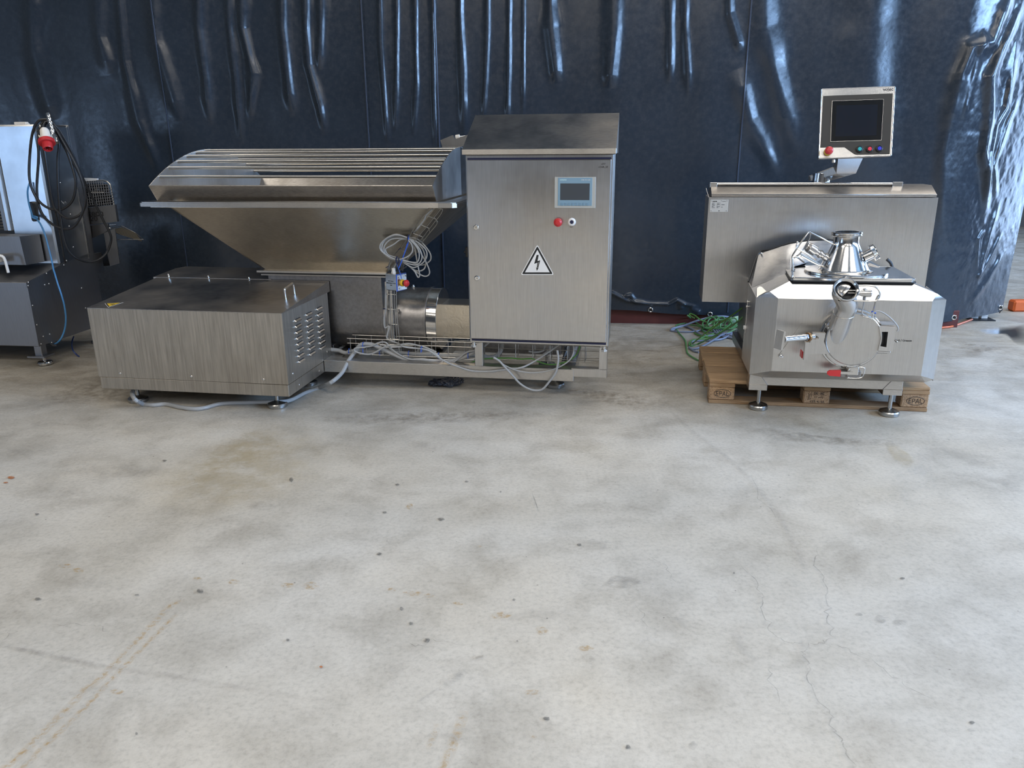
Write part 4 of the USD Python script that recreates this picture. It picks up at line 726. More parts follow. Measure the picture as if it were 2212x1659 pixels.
K.part('corner_flap', plate([F2.at(q, y=yy) for q, yy in (((1634.8, 643), 4.236), ((1635.5, 622.5), 4.26), ((1641, 618.5), 4.26), ((1645.5, 620), 4.26), ((1655.5, 629.5), 4.24))], .003), 'steel_v')
# lid with seal
LZ = .770
lp = [(.832, 4.268), (.846, 4.250), (1.442, 4.254), (1.460, 4.272), (1.475, 4.69), (.868, 4.69)]
def pad(poly, d): return Polygon(poly).buffer(d, join_style=1)
K.part('lid_seal', extr(Polygon(lp).buffer(.006), 'z', LZ - .022, LZ - .016), 'rubber')
ld = K.part('lid', extr(Polygon(lp).buffer(-.012).buffer(.010), 'z', LZ - .018, LZ), 'steel_pol', label='polished flat lid with rounded front corners')
K.part('lid_edge', tube([(x, y, LZ - .002) for x, y in list(Polygon(lp).buffer(-.012).buffer(.010).exterior.coords)[:-1]], .0028, 6, True), 'steel_pol', ld)
K.part('lid_hinge_panel', plate([(.93, 4.69, LZ), (1.41, 4.69, LZ), (1.24, 4.77, LZ + .085), (1.02, 4.77, LZ + .085)], .004), 'steel_pol', ld)
K.part('lid_plug', lathe([(0, 0), (.012, 0), (.012, .003), (0, .003)], (1.352, 4.52, LZ), (0, 0, 1), 20), 'steel_dark', ld)
# round base plate and cone inlet
dc = np.array([1.160, 4.462, LZ])
K.part('inlet_base', lathe([(0, 0), (.214, 0), (.216, .003), (.216, .009), (.213, .012), (.15, .013), (0, .013)], dc, (0, 0, 1), 80), 'steel_pol', label='round polished base plate of the cone')
cz0_ = LZ + .012; cc = np.array([1.146, 4.452])
K.part('cone_inlet', lathe([(.150, 0), (.146, .002), (.138, .004), (.128, .012), (.0745, .130), (.068, .146), (.0655, .161), (.0655, .184), (.075, .186), (.0795, .190), (.0795, .194), (.075, .197), (.0795, .200), (.0795, .205), (.0765, .209), (.070, .210), (.060, .208), (.060, .12), (.06, .02)], (*cc, cz0_), (-.03, 0, 1), 72), 'steel_pol', label='polished steel cone with threaded collar')
K.part('cone_throat', lathe([(0, .10), (.0605, .10)], (*cc, cz0_), (0, 0, 1), 40), 'black')
# sensor on the left flank, blind nozzle on the right flank
zF = Z(1700, 490, 11.06)
s0, s1 = F2.at(zF(950, 740), y=4.44), F2.at(zF(540, 500), y=4.44); dS = (s1 - s0) / np.linalg.norm(s1 - s0); LS = np.linalg.norm(s1 - s0)
sn = K.part('level_sensor', lathe([(0, -.01), (.021, -.01), (.021, .018), (.017, .020), (.017, .034), (.023, .036), (.023, .048), (.018, .05), (.018, .07), (.028, .072), (.028, LS), (.024, LS + .006), (.022, LS + .02), (0, LS + .02)], s0, dS, 30), 'steel_satin', label='cylindrical steel level sensor on the cone')
K.part('sensor_cap', lathe([(0, 0), (.027, 0), (.024, .012), (0, .013)], s0 + dS * (LS + .002), dS, 24), 'steel_dark', sn)
n0, n1 = F2.at(zF(1790, 640), y=4.44), F2.at(zF(2080, 700), y=4.42); dN = np.array([.86, -.05, .50]); dN /= np.linalg.norm(dN); n0 = np.array([1.240, 4.42, .860])
K.part('side_nozzle', lathe([(0, -.01), (.030, -.01), (.030, .036), (.045, .037), (.047, .040), (.045, .043), (.047, .046), (.045, .049), (.047, .052), (.045, .055), (.046, .06), (.034, .061), (.032, .055), (0, .055)], n0, dN, 40), 'steel_pol', label='threaded blind nozzle on the right flank of the cone')
# wire guard round the sensor
def gw(pts, r=.0042, yy=4.40, sm=4): K.part('guard_wire', tube(spline([F2.at(zF(p[0], p[1]), y=(p[2] if len(p) > 2 else yy)) for p in pts], sm), r, 8), 'wire')
gw([(145, 1040), (135, 900), (125, 720), (160, 640, 4.38), (260, 480, 4.36), (400, 280, 4.36), (500, 150, 4.37), (550, 125, 4.39), (560, 180, 4.42), (520, 310, 4.45), (430, 470, 4.47), (310, 640, 4.48), (170, 740, 4.46)])
gw([(570, 140, 4.39), (800, 250, 4.40), (1020, 370, 4.42), (1160, 440, 4.43)]); gw([(230, 510, 4.37), (480, 650, 4.40), (700, 790, 4.43)]); gw([(310, 640, 4.40), (560, 780, 4.41), (910, 965, 4.42)]); gw([(340, 700, 4.38), (600, 840, 4.40), (905, 980, 4.42)])
gw([(130, 715, 4.38), (230, 720, 4.38), (330, 790, 4.40), (410, 850, 4.42)]); gw([(1160, 440, 4.43), (1150, 400, 4.43), (1130, 405, 4.44)]); gw([(905, 970, 4.41), (910, 1040, 4.41), (905, 1085, 4.41)])
p = F2.at(zF(145, 1040), z=LZ); K.part('guard_post', cat(cyl(p, p + [0, 0, .03], .006, n=12), cyl(p, p + [0, 0, .010], .012, n=6)), 'wire')
# hose end behind the lid
K.part('hose_end', tube(spline([F2.at(q, y=4.78) for q in ((1927, 577), (1924, 568), (1916, 560))], 4), .009, 8), 'rubber')
# ---- discharge head
DC = np.array([1.1335, 4.05, .4875]); DR = .1365
hd = K.part('head_ring', lathe([(.10, -.02), (.158, -.02), (.160, .0), (.160, .03), (.156, .034), (.150, .034), (.150, .05), (.146, .056), (.10, .056)], DC + [.005, .11, -.015], (0, -1, 0), 90), 'steel_pol', label='polished stepped ring on the front panel')
K.part('head_ring', lathe([(0, 0), (.149, 0), (.150, .004), (.148, .014), (0, .014)], DC + [.002, .058, -.004], (0, -1, 0), 90), 'steel_satin', label='intermediate steel disc')
K.part('head_cover', lathe([(0, .0), (DR, 0), (DR + .001, .002), (DR + .001, .030), (DR - .003, .034), (0, .0345)], DC + [0, .034, 0], (0, -1, 0), 90), 'steel_v', label='round flat cover disc of the discharge head')
# spout: rises from the cover, leans towards the camera at the top
top = F2.at((1828.2, 624.2), y=3.925); nrm = np.array([.03, -.80, .60]); nrm /= np.linalg.norm(nrm)
sp0 = [np.array([1.048, 4.118, .43]), np.array([1.056, 4.072, .535]), np.array([1.062, 4.035, .62]), np.array([1.067, 4.005, .675])]
path = spline(sp0 + [top - nrm * .055, top - nrm * .048], 8)
K.part('spout', tube(path, .0505, 40), 'steel_satin', label='upward bent steel spout tube', smooth=40)
K.part('spout_seam', tube([np.array([1.063, 4.031, .628]) + .0512 * np.array([math.cos(t), math.sin(t) * .93, math.sin(t) * .38]) for t in np.linspace(0, 2 * np.pi, 40, endpoint=False)], .0012, 5, True), 'wire')
K.part('spout_collar', lathe([(.050, -.03), (.056, -.028), (.056, -.018), (.0605, -.016), (.0625, -.012), (.0625, -.002), (.060, .001), (.0575, .001), (.0505, -.005), (.0475, -.010), (.0475, -.03)], top, nrm, 56), 'steel_pol', label='open polished collar of the spout')
K.part('spout_bore', lathe([(0, -.040), (.0462, -.040), (.0462, -.010), (.0466, -.010), (.0466, -.041), (0, -.041)], top, nrm, 40), 'black')
K.part('spout_pin', cyl(F2.at((1809.5, 627), y=3.935), F2.at((1848.5, 627.5), y=3.935), .003, n=8), 'wire'); K.part('spout_pin', cyl(F2.at((1831, 633), y=3.937), F2.at((1848, 633), y=3.937), .0028, n=8), 'wire')
# temperature probe with lead and guard
zG = Z(1840, 600, 13.825)
a0, a1 = F2.at(zG(240, 460), y=3.95), F2.at(zG(580, 465), y=3.95); dP = (a1 - a0) / np.linalg.norm(a1 - a0); LP = np.linalg.norm(a1 - a0)
pr_ = K.part('probe', lathe([(0, -.02), (.012, -.02), (.012, 0), (.0155, .012), (.0185, .028), (.0185, LP * .84), (.0175, LP * .85), (.0185, LP * .86), (.0185, LP - .004), (.016, LP), (0, LP)], a0, dP, 30), 'steel_satin', label='short steel probe beside the spout collar')
K.part('probe_nut', cat(cyl(F2.at(zG(385, 375), y=3.95), F2.at(zG(385, 325), y=3.95), .008, n=6)), 'steel_satin', pr_); K.part('probe_gland', cat(cyl(F2.at(zG(375, 570), y=3.95), F2.at(zG(370, 660), y=3.95), .0075, n=14)), 'steel_dark', pr_)
def gz(pts, r, mat, nm, yy, sm=5): K.part(nm, tube(spline([F2.at(zG(*q[:2]), y=(q[2] if len(q) > 2 else yy)) for q in pts], sm), r, 8), mat)
gz([(200, 235), (400, 232), (580, 238), (700, 275), (800, 360), (840, 460), (830, 560), (770, 650), (690, 695), (560, 705), (300, 695), (60, 685)], .0042, 'wire', 'guard_wire', 3.94)
gz([(820, 500, 3.945), (740, 620, 3.96), (690, 800, 3.99), (640, 1000, 4.03), (610, 1220, 4.04)], .0042, 'wire', 'guard_wire', 3.97)
gz([(370, 660), (360, 750), (340, 880), (300, 1000), (330, 1090), (420, 1140), (520, 1110), (640, 1040), (730, 1000), (850, 1010), (1000, 1085), (1180, 1230), (1330, 1400), (1385, 1520), (1350, 1600)], .0036, 'grey_cable', 'probe_lead', 3.985)
gz([(590, 1010, 4.01), (650, 1030, 4.005), (710, 1060, 4.01)], .004, 'blue_tie', 'lead_clip', 4.01)
gz([(330, 1150, 4.03), (460, 1180, 4.03), (570, 1225, 4.03), (600, 1235, 4.03)], .004, 'wire', 'guard_wire', 4.03)
# ---- hinge bracket right of the cover
def xz(q, y): p = F2.at(q, y=y); return (p[0], p[2])
hb = [xz(zA(x, y), 4.04) for x, y in ((1322, 640), (1525, 652), (1487, 938), (1310, 930), (1345, 780))]; hw_ = [xz(zA(x, y), 4.04) for x, y in ((1355, 702), (1428, 702), (1408, 885), (1335, 872))]
K.part('hinge_bracket', extr(Polygon(hb, [hw_]), 'y', 4.04, 4.075), 'steel_satin', label='windowed hinge bracket at the right of the cover')
K.part('hinge_core', box(1.262, 1.315, 4.085, 4.15, .41, .545, .002), 'black'); K.part('hinge_plate', box(1.262, 1.338, 4.07, 4.15, .553, .566, .002), 'steel_satin'); K.part('hinge_plate', box(1.258, 1.325, 4.07, 4.15, .415, .425, .002), 'steel_satin')
p = F2.at(zA(1517, 808), y=4.145); K.part('grease_nipple', cat(cyl(p + [0, .005, 0], p - [0, .02, 0], .004, n=8), ball(p - [0, .02, 0], .006)), 'wire')
K.part('panel_lettering', text('Fett / Grease', .0098, F2.at(zA(1612, 806), y=ay0 - .0003), (1, 0, .012), (0, 0, 1), bold=True), 'ink')
# ---- latch plate, swing bolt with T handle
zH = Z(1660, 690, 11.85)
lp_ = [xz(zH(x, y), 4.035) for x, y in ((1130, 338), (1470, 350), (1420, 560), (1500, 790), (1560, 885), (1150, 888), (1070, 905), (1030, 960), (1005, 1055), (900, 1045), (945, 590), (1070, 590), (1075, 520), (1150, 500))]
slot = [xz(zH(x, y), 4.035) for x, y in ((1150, 425), (1230, 420), (1280, 450), (1282, 490), (1240, 512), (1160, 505))]
K.part('latch_plate', extr(Polygon(lp_, [slot]).buffer(0), 'y', 4.035, 4.06), 'steel_v', label='cut-out latch plate at the left of the cover')
K.part('latch_core', box(.995, 1.035, 4.062, 4.10, .49, .53, .003), 'black'); K.part('latch_cheek', box(1.0, 1.055, 4.06, 4.12, .536, .548, .002), 'steel_pol')
e0, e1 = F2.at(zH(1180, 440), y=4.01), F2.at(zH(400, 510), y=3.93)
K.part('swing_bolt', cyl(F2.at(zH(985, 450), y=3.99), e1, .0165, n=24), 'chrome', label='polished swing bolt'); K.part('bolt_shank', cyl(e0, F2.at(zH(960, 455), y=3.995), .012, n=16), 'chrome')
K.part('bolt_collar', cyl(F2.at(zH(1035, 448), y=4.0), F2.at(zH(985, 455), y=3.99), .023, n=20), 'bronze', label='bronze collar of the swing bolt')
K.part('bolt_nut', cyl(F2.at(zH(985, 458), y=3.99), F2.at(zH(940, 462), y=3.985), .020, n=6), 'steel_dark')
t1, t0 = F2.at(zH(415, 310), y=3.93), F2.at(zH(335, 790), y=3.93); dv = (t1 - t0)
K.part('handle_bar', hull([q + o for q in (t0, t1) for o in (np.array([-.004, -.002, 0]), np.array([.006, -.002, 0]), np.array([-.034, .03, .004]), np.array([-.028, .034, .004]))]), 'steel_satin', label='flat handle of the swing bolt')
# reflective swing plate lying against the front panel
K.part('swing_plate', extr([xz(zH(x, y), ay0 - .003) for x, y in ((855, 90), (1085, 190), (1110, 300), (1000, 560), (930, 1050), (1000, 1180), (900, 1190), (700, 1185), (330, 1000), (275, 930), (290, 880))], 'y', ay0 - .004, ay0 - .0005), 'steel_v', label='thin pivoting plate on the front panel')
K.part('swing_plate', extr([xz(zH(x, y), ay0 - .003) for x, y in ((1380, 905), (1560, 890), (1760, 1060), (1890, 1150), (1880, 1180), (1560, 1090))], 'y', ay0 - .004, ay0 - .0005), 'steel_satin')
p = F2.at(zH(318, 935), y=ay0 - .004); K.part('pivot_bolt', cat(cyl(p, p - [0, .012, 0], .011, n=20), dome(p - [0, .012, 0], (0, -1, 0), .009, .004)), 'chrome')
p = F2.at(zH(860, 900), y=4.08); K.part('red_stop', box(p[0] - .003, p[0] + .003, 4.07, 4.12, p[2] - .018, p[2] + .018, .001), 'red')
# ---- toggle clamp with red grip
q0, q1 = F2.at(zA(700, 1190), y=4.07), F2.at(zA(830, 1190), y=4.07)
tc = K.part('toggle_clamp', cat(hull([q1 + [x, y, z] for x in (-.005, .075) for y in (0, .008) for z in (-.0065, .0065)]), cyl(q1 + [.05, .03, .02], q1 + [.05, -.01, .02], .005, n=10), cyl(q1 + [.05, .03, -.024], q1 + [.05, -.01, -.024], .005, n=10), box(q1[0] + .055, q1[0] + .11, 4.10, 4.15, q1[2] - .02, q1[2] + .024, .003)), 'wire', label='small steel toggle clamp under the cover')
K.part('clamp_grip', hull([q0 + [x, y, z] for x, s in ((0, .4), (.012, .85), (.066, 1.0)) for y in (-.008 * s, .008 * s) for z in (-.017 * s, .017 * s)]), 'red', tc, label='red plastic clamp grip')
K.part('clamp_hook', tube(spline([q1 + [.06, .01, .028], q1 + [.12, .01, .031], q1 + [.132, .01, .018], q1 + [.122, .01, -.024], q1 + [.07, .01, -.030], q1 + [.05, .01, -.026]], 4), .0028, 6), 'wire', tc)
K.part('clamp_base', box(q1[0] + .03, q1[0] + .13, 4.125, 4.155, .262, .30, .003), 'steel_dark', tc)
# ---- frame beam, pads and feet
K.part('frame_beam', box(.668, 1.478, 4.272, 4.345, .158, .232, .003), 'steel_h', label='front beam of the machine frame')
for xa in (.668, 1.378):
    K.part('corner_pad', box(xa, xa + .10, 4.268, 4.36, .128, .162, .002), 'steel_h')
    s_ = 1 if xa < 1 else -1; xo = xa if xa < 1 else xa + .10
    K.part('mitre_weld', tube([(xo + s_ * .045, 4.2705, .232), (xo + s_ * .102, 4.2705, .160)], .0014, 5), 'steel_dark')
foot(K, .738, 4.335, .13, .054, 'steel_foot'); foot(K, 1.440, 4.318, .13, .054, 'steel_foot')
for xa in (.69, 1.40): K.part('frame_rail', box(xa, xa + .07, 4.345, 5.30, .165, .225, .003), 'steel_dark')
for xa in (.725, 1.435): foot(K, xa, 5.27, .168, .05, 'steel_dark')
# ---- rear control cabinet
rc = K.part('rear_cabinet', hull([(x, y, z) for x in (.447, 1.770) for y, z in ((5.0, .484), (5.0, 1.137), (5.25, 1.137), (5.25, .484))]), 'steel_v', label='wide brushed steel cabinet standing upright behind the pump', smooth=20)
K.part('cabinet_top', hull([(x, y, z) for x in (.462, 1.757) for y, z in ((4.995, 1.140), (4.995, 1.155), (5.0, 1.158), (5.10, 1.205), (5.25, 1.205), (5.25, 1.138))]), 'steel_roof', rc)
K.part('cabinet_edge', tube([(.462, 4.994, 1.155), (1.757, 4.994, 1.155)], .003, 6), 'wire', rc)
K.part('top_rod', cyl((.47, 5.095, 1.212), (1.585, 5.095, 1.212), .009, n=14), 'steel_satin', rc); K.part('rod_bracket', box(.455, .50, 5.08, 5.11, 1.19, 1.222, .002), 'steel_satin', rc); K.part('rod_bracket', box(1.53, 1.59, 5.085, 5.115, 1.19, 1.224, .002), 'steel_satin', rc)
K.part('cabinet_corner', plate([(.447, 5.0, 1.137), (.447, 5.06, 1.137), (.43, 5.05, 1.20), (.425, 5.02, 1.19)], .002), 'steel_satin', rc)
n0_, n1_ = F2.at(zD(247, 283), y=4.998), F2.at(zD(453, 432), y=4.998)
npl = K.part('name_plate', box(n0_[0], n1_[0], 4.9975, 5.001, n0_[2], n1_[2], .0005), plain('pale_plate', (.62, .62, .60), .35, .6), label='pale engraved rating plate with rows of print')
wpl = n1_[0] - n0_[0]; hpl = n0_[2] - n1_[2]
def pbar(fx, fz, fw, h=.0022): return box(n0_[0] + wpl * fx, n0_[0] + wpl * (fx + fw), 4.9972, 4.998, n0_[2] - hpl * fz - h, n0_[2] - hpl * fz, 0)
K.part('plate_print', cat([pbar(a + k * .042, .10 + .012 * (k % 2), .032, .006) for a in (.13,) for k in range(6)] + [pbar(.58, .09, .06), pbar(.66, .13, .20)]), 'ink', npl)
K.part('plate_print', cat([pbar(.10, .27 + .072 * k, (.16, .10, .18, .15, .08, .17)[k]) for k in range(6)] + [pbar(.37, .27 + .072 * k, (.2, .12, .2, .04, .18, .1)[k]) for k in range(6)] + [pbar(.62, .40, .18), pbar(.62, .58, .08), pbar(.48, .88, .07, .004)]), M['engrave'], npl)
for a_ in (.08, .92):
    for b_ in (.1, .9): K.part('plate_rivet', dome((n0_[0] + wpl * a_, 4.9975, n1_[2] + hpl * b_), (0, -1, 0), .003, .0015), 'steel_dark', npl)
# ---- arm and tilted touch panel
b_ = F2.at((1771.5, 407), y=5.16); b_[2] = 1.20
ar = K.part('arm_post', cat(cyl(b_, b_ + [0, 0, .012], .064, n=40), cyl(b_, b_ + [0, 0, .075], .053, n=40)), 'chrome', label='round polished post of the panel arm')
aY0, aY1 = 5.16, 4.98
q_ = lambda x, y, yy: F2.at((1720 + x / 6.635, 170 + y / 6.635), y=yy)
K.part('panel_arm', hull([q_(x, y, yy) + [0, o, 0] for x, y, yy in ((205, 1400, 5.16), (470, 1330, 5.16), (205, 1465, 5.16), (480, 1465, 5.16), (575, 1260, 5.06), (850, 1360, 5.06), (572, 1362, 5.06), (690, 1400, 5.06)) for o in (0, .06)]), 'steel_v', ar)
K.part('panel_arm', hull([q_(x, y, yy) + [0, o, 0] for x, y, yy in ((640, 1150, 5.0), (955, 1140, 5.0), (575, 1360, 5.06), (855, 1358, 5.06), (600, 1150, 5.0), (545, 1290, 5.06)) for o in (0, .05)]), 'steel_v', ar)
# the panel's own plane: through its centre, leaning back
pcn = F2.at((1849, 266), y=4.955)
ang = math.radians(13); yaw = math.radians(-2.0)
ux = np.array([math.cos(yaw), math.sin(yaw), .012]); ux /= np.linalg.norm(ux); nn = np.array([math.sin(yaw) * math.cos(ang), -math.cos(yaw) * math.cos(ang), math.sin(ang)]); nn -= ux * (nn @ ux); nn /= np.linalg.norm(nn); uz = np.cross(nn, ux) * -1
if uz[2] < 0: uz = -uz
def pq(x, y, d=0.0):
    o, dr = F2.ray(1720 + x / 6.635, 170 + y / 6.635); t = ((pcn - o) @ nn) / (dr @ nn); return o + t * dr + nn * d
def ploc(x, y): v = pq(x, y) - pcn; return (v @ ux, v @ uz)
def pex(poly, d0, d1, holes=None):
    m_ = trimesh.creation.extrude_polygon(poly if isinstance(poly, Polygon) else Polygon(poly, holes), d1 - d0, engine='earcut'); w = np.array(m_.vertices)
    m_.vertices = pcn + w[:, :1] * ux + w[:, 1:2] * uz + (w[:, 2:] + d0) * nn
    if np.linalg.det(np.stack([ux, uz, nn], 1)) < 0: m_.invert()
    return m_
fr_ = [ploc(*p) for p in ((358, 150), (1418, 112), (1360, 1108), (318, 1145))]
fpoly = Polygon(fr_).buffer(-.006).buffer(.006)
tp = K.part('touch_panel', pex(fpoly.buffer(-.003), -.045, .0), 'steel_satin', label='tilted touch panel housing with satin frame')
inn = Polygon([ploc(*p) for p in ((385, 252), (1382, 214), (1338, 1082), (862, 1092), (828, 1082), (690, 985), (345, 988))]).buffer(-.002).buffer(.002)
K.part('panel_frame', pex(fpoly.difference(inn.buffer(.001)), -.006, .003), 'steel_satin', tp)
K.part('panel_edge', tube([pcn + a_ * ux + b2 * uz + .002 * nn for a_, b2 in list(fpoly.buffer(-.001).exterior.coords)[:-1]], .003, 6, True), 'steel_satin', tp)
K.part('panel_face', pex(inn, -.001, .0012), plain('dark_anodised_face', (.03, .03, .03), .35, .5), tp)
K.part('screen_frame', pex([ploc(*p) for p in ((510, 320), (1252, 296), (1218, 885), (487, 905))], .001, .0042), 'wire', tp)
K.part('screen_border', pex([ploc(*p) for p in ((516, 324), (1248, 300), (1214, 880), (493, 900))], .004, .0052), plain('black_glass', (.003, .003, .003), .12), tp)
K.part('screen', pex([ploc(*p) for p in ((574, 388), (1166, 372), (1144, 815), (560, 832))], .0052, .0055), 'dark_screen', tp)
for (x, y), mt in (((905, 1012), 'green'), ((1048, 1010), 'redb'), ((1187, 1004), 'blueb')):
    c_ = pq(x, y, .001); bt = K.part('push_button', cat(lathe([(0, 0), (.0195, 0), (.0205, .004), (.0195, .010), (.014, .012), (.0125, .009), (0, .009)], c_, nn, 8), lathe([(0, 0), (.022, 0), (.022, .003), (0, .003)], c_, nn, 30)), 'black', tp)
    K.part('button_cap', lathe([(0, 0), (.0115, 0), (.0105, .003), (0, .0034)], c_ + nn * .0088, nn, 24), mt, bt)
c_ = pq(452, 1048, .003); K.part('button_collar', lathe([(0, 0), (.0225, 0), (.0225, .008), (.018, .014), (0, .014)], c_, nn, 30), 'yellow', tp); K.part('button_stem', cyl(c_ + nn * .012, c_ + nn * .03, .014), 'yellow', tp)
K.part('emergency_button', lathe([(0, .024), (.020, .024), (.0235, .029), (.022, .039), (.013, .047), (0, .049)], c_, nn, 32), 'red', tp, label='red mushroom emergency stop button')
K.part('panel_lettering', text('vojec', .016, pq(1316, 160, .0031), ux, uz, bold=True), 'ink', tp)
c_ = pq(545, 1150, -.02); K.part('panel_gland', cyl(c_, c_ - uz * .018, .010, n=6), 'wire', tp)

# ------------------------------------------------------------------ skinning machine at the left edge, frame F3
N = Thing('skinning_machine', 'grey steel food machine at the left edge with tall column and rod grille', 'machine', F3, (-4.2, 5.1, 0))
nz1, nz2 = Z(0, 380, 6.9125), Z(150, 370, 7.54)
nxs = -3.93
N.part('base_cabinet', box(-4.75, nxs - .003, 4.722, 5.44, .141, .572, .003), 'steel_side', label='low grey base cabinet')
N.part('side_panel', extr([(4.715, .143), (5.455, .141), (5.455, 1.618), (5.41, 1.618), (5.41, .70), (5.13, .668), (4.735, .590), (4.718, .575)], 'x', nxs - .004, nxs), 'steel_side', label='large grey side panel rising towards the back')
N.part('table_top', hull([(x, y, z) for x in (-4.75, nxs - .002) for y, z in ((4.715, .555), (4.715, .588), (4.72, .592), (5.13, .670), (5.13, .64))]), 'steel_side')
N.part('column', box(-4.245, nxs, 5.062, 5.41, .66, 1.616, .012), 'steel_col', label='tall steel column with a bright front')
N.part('column_back', box(-4.20, nxs - .001, 5.41, 5.455, .60, 1.619, .003), 'steel_side')
N.part('column_seam', box(nxs - .001, nxs + .0012, 5.385, 5.389, .66, 1.612, 0), 'wire')
N.part('top_latch', cat(box(-4.11, -4.02, 5.10, 5.13, 1.616, 1.634, .003), box(-4.02, -4.008, 5.105, 5.125, 1.616, 1.624, .002)), 'cream')
N.part('column_frame', box(-4.272, -4.245, 5.045, 5.40, .90, 1.616, .003), 'steel_col'); N.part('column_frame', box(-4.305, -4.276, 5.05, 5.40, .90, 1.616, .003), 'steel_side'); N.part('inner_panel', box(-4.75, -4.31, 5.12, 5.40, 1.29, 1.616, .003), 'steel_side')
N.part('grille_back', box(-4.75, -4.19, 5.25, 5.40, .85, 1.29, 0), 'black')
for k in range(17):
    z = 1.255 - k * .0215; N.part('grille_rod', cyl((-4.75, 5.075, z), (-4.255 + k * .0008, 5.075, z), .0028, n=8), 'wire_warm')
hp = [nz1(x, y) for x, y in ((20, 920), (290, 905), (545, 880), (625, 1290), (390, 1330), (130, 1345))]
f0 = [F3.at(q, y=4.86) for q in (hp[1], hp[4])]
a_, b_ = F3.at(hp[1], y=4.86), F3.at(hp[4], y=4.86); c_, d_ = F3.at(hp[2], y=5.02), F3.at(hp[3], y=5.02)
N.part('drip_box', hull([a_, b_, c_, d_, a_ - [.35, 0, 0], b_ - [.35, 0, 0], c_ + [0, .03, 0], d_ + [0, .03, 0], a_ + [-.35, .19, 0], b_ + [-.35, .19, 0]]), 'steel_side', label='bevelled box in front of the column', smooth=15)
hh = [F3.at(nz1(x, y), y=4.78) for x, y in ((-60, 1190), (10, 1195), (50, 1215), (75, 1260), (100, 1350), (125, 1445))]
N.part('lever', tube(spline(hh, 5), .0095, 12), 'white', label='bent rod lever')
N.part('lever_boss', cyl(F3.at(nz1(0, 1225), y=4.80), F3.at(nz1(0, 1225), y=4.86), .028, n=24), 'wire')
# black handle plate on the column
h0_, h1_ = F3.at(nz1(465, 395), y=5.05), F3.at(nz1(525, 670), y=5.05)
zc_ = (h0_[2] + h1_[2]) / 2; xc_ = (h0_[0] + h1_[0]) / 2
N.part('cleat', extr([(xc_ + v, zc_ + u) for u, v in capsule_outline(h0_[2] - h1_[2] + .01, .030)], 'y', 5.040, 5.062), 'black', label='black cleat on the column front')
scr = Z(0, 590, 7.54)
for x, y in ((535, 527), (603, 842), (672, 1153), (732, 190), (800, 172), (708, 1030), (812, 995), (845, 1130), (465, 150), (462, 205), (762, 5), (1330, 243), (1395, 570)):
    p = F3.at(scr(x, y), x=nxs); N.part('screw', dome(p, (1, 0, 0), .0065, .004), 'wire')
for x, y in ((903, 102), (1053, 572), (1035, 750), (1095, 1062), (995, 1265), (955, 1330), (698, 1458)):
    p = F3.at(nz1(x, y), x=nxs); N.part('screw', dome(p, (1, 0, 0), .006, .004), 'wire')
p = F3.at(nz1(955, 410), x=nxs); N.part('cable_hook', tube([p + [0, .02, .012], p + [.012, .01, 0], p + [.014, -.02, -.002], p + [.004, -.03, .02]], .002, 5), 'wire')
# leg and foot
N.part('leg', box(-3.985, -3.93, 4.73, 4.785, .072, .145, .003), 'steel_side'); N.part('leg_plate', box(-4.025, -3.895, 4.70, 4.81, .062, .075, .002), 'steel_side')
N.part('bracket', extr([(4.83, .145), (4.90, .145), (4.90, .10), (4.87, .105)], 'x', -3.95, -3.944), 'steel_side')
N.part('levelling_foot', cat(cyl((-3.945, 4.762, .02), (-3.945, 4.762, .064), .011, n=12), lathe([(0, 0), (.038, 0), (.050, .006), (.050, .018), (.044, .026), (.015, .030), (0, .030)], (-3.945, 4.762, 0), (0, 0, 1), 32)), 'steel_pol')
N.part('levelling_foot', cat(cyl((-3.98, 5.40, .02), (-3.98, 5.40, .145), .011, n=12), lathe([(0, 0), (.050, 0), (.050, .018), (0, .030)], (-3.98, 5.40, 0), (0, 0, 1), 24)), 'steel_side')
# outfeed unit with lettering, mesh hood, leg and perforated chute
ny = 5.52
def nq(x, y, yy=ny): return F3.at(nz2(x, y), y=yy)
def nhull(pts, dep, yy=ny): return hull([nq(*q, yy) + [0, o, 0] for q in pts for o in (0, dep)])
N.part('back_panel', nhull(((95, 250), (190, 330), (330, 1330), (315, 1345)), .05, 5.46), 'steel_side'); N.part('lower_column', nhull(((320, 1350), (385, 1350), (440, 1660), (380, 1660)), .1, 5.46), 'steel_side')
ou = N.part('outfeed_box', nhull(((270, 590), (738, 545), (778, 822), (300, 875)), .025), 'steel_side', label='grey outfeed box with engraved lettering')
N.part('outfeed_lettering', text('mitech', .042, nq(372, 685, ny - .001), (1, 0, .02), (0, 0, 1), bold=True), 'engrave', ou); N.part('outfeed_lettering', text('2020', .036, nq(335, 772, ny - .001), (1, 0, .02), (0, 0, 1), bold=True), 'engrave', ou)
N.part('outfeed_plate', plate([nq(*q, ny + .01) for q in ((300, 885), (640, 850), (650, 950), (560, 1010), (345, 1100))], .01), 'steel_side')
N.part('outfeed_back', nhull(((345, 1100), (620, 960), (680, 1530), (420, 1560)), .02, 5.85), 'black')
N.part('outfeed_leg', nhull(((560, 1005), (740, 930), (818, 1500), (660, 1545)), .006), 'steel_side'); N.part('outfeed_leg', hull([nq(*q, ny + o) for q in ((560, 1010), (660, 1540)) for o in (0, .006)] + [nq(*q, ny + o) for q in ((605, 990), (620, 1370)) for o in (.12, .126)]), 'steel_side')
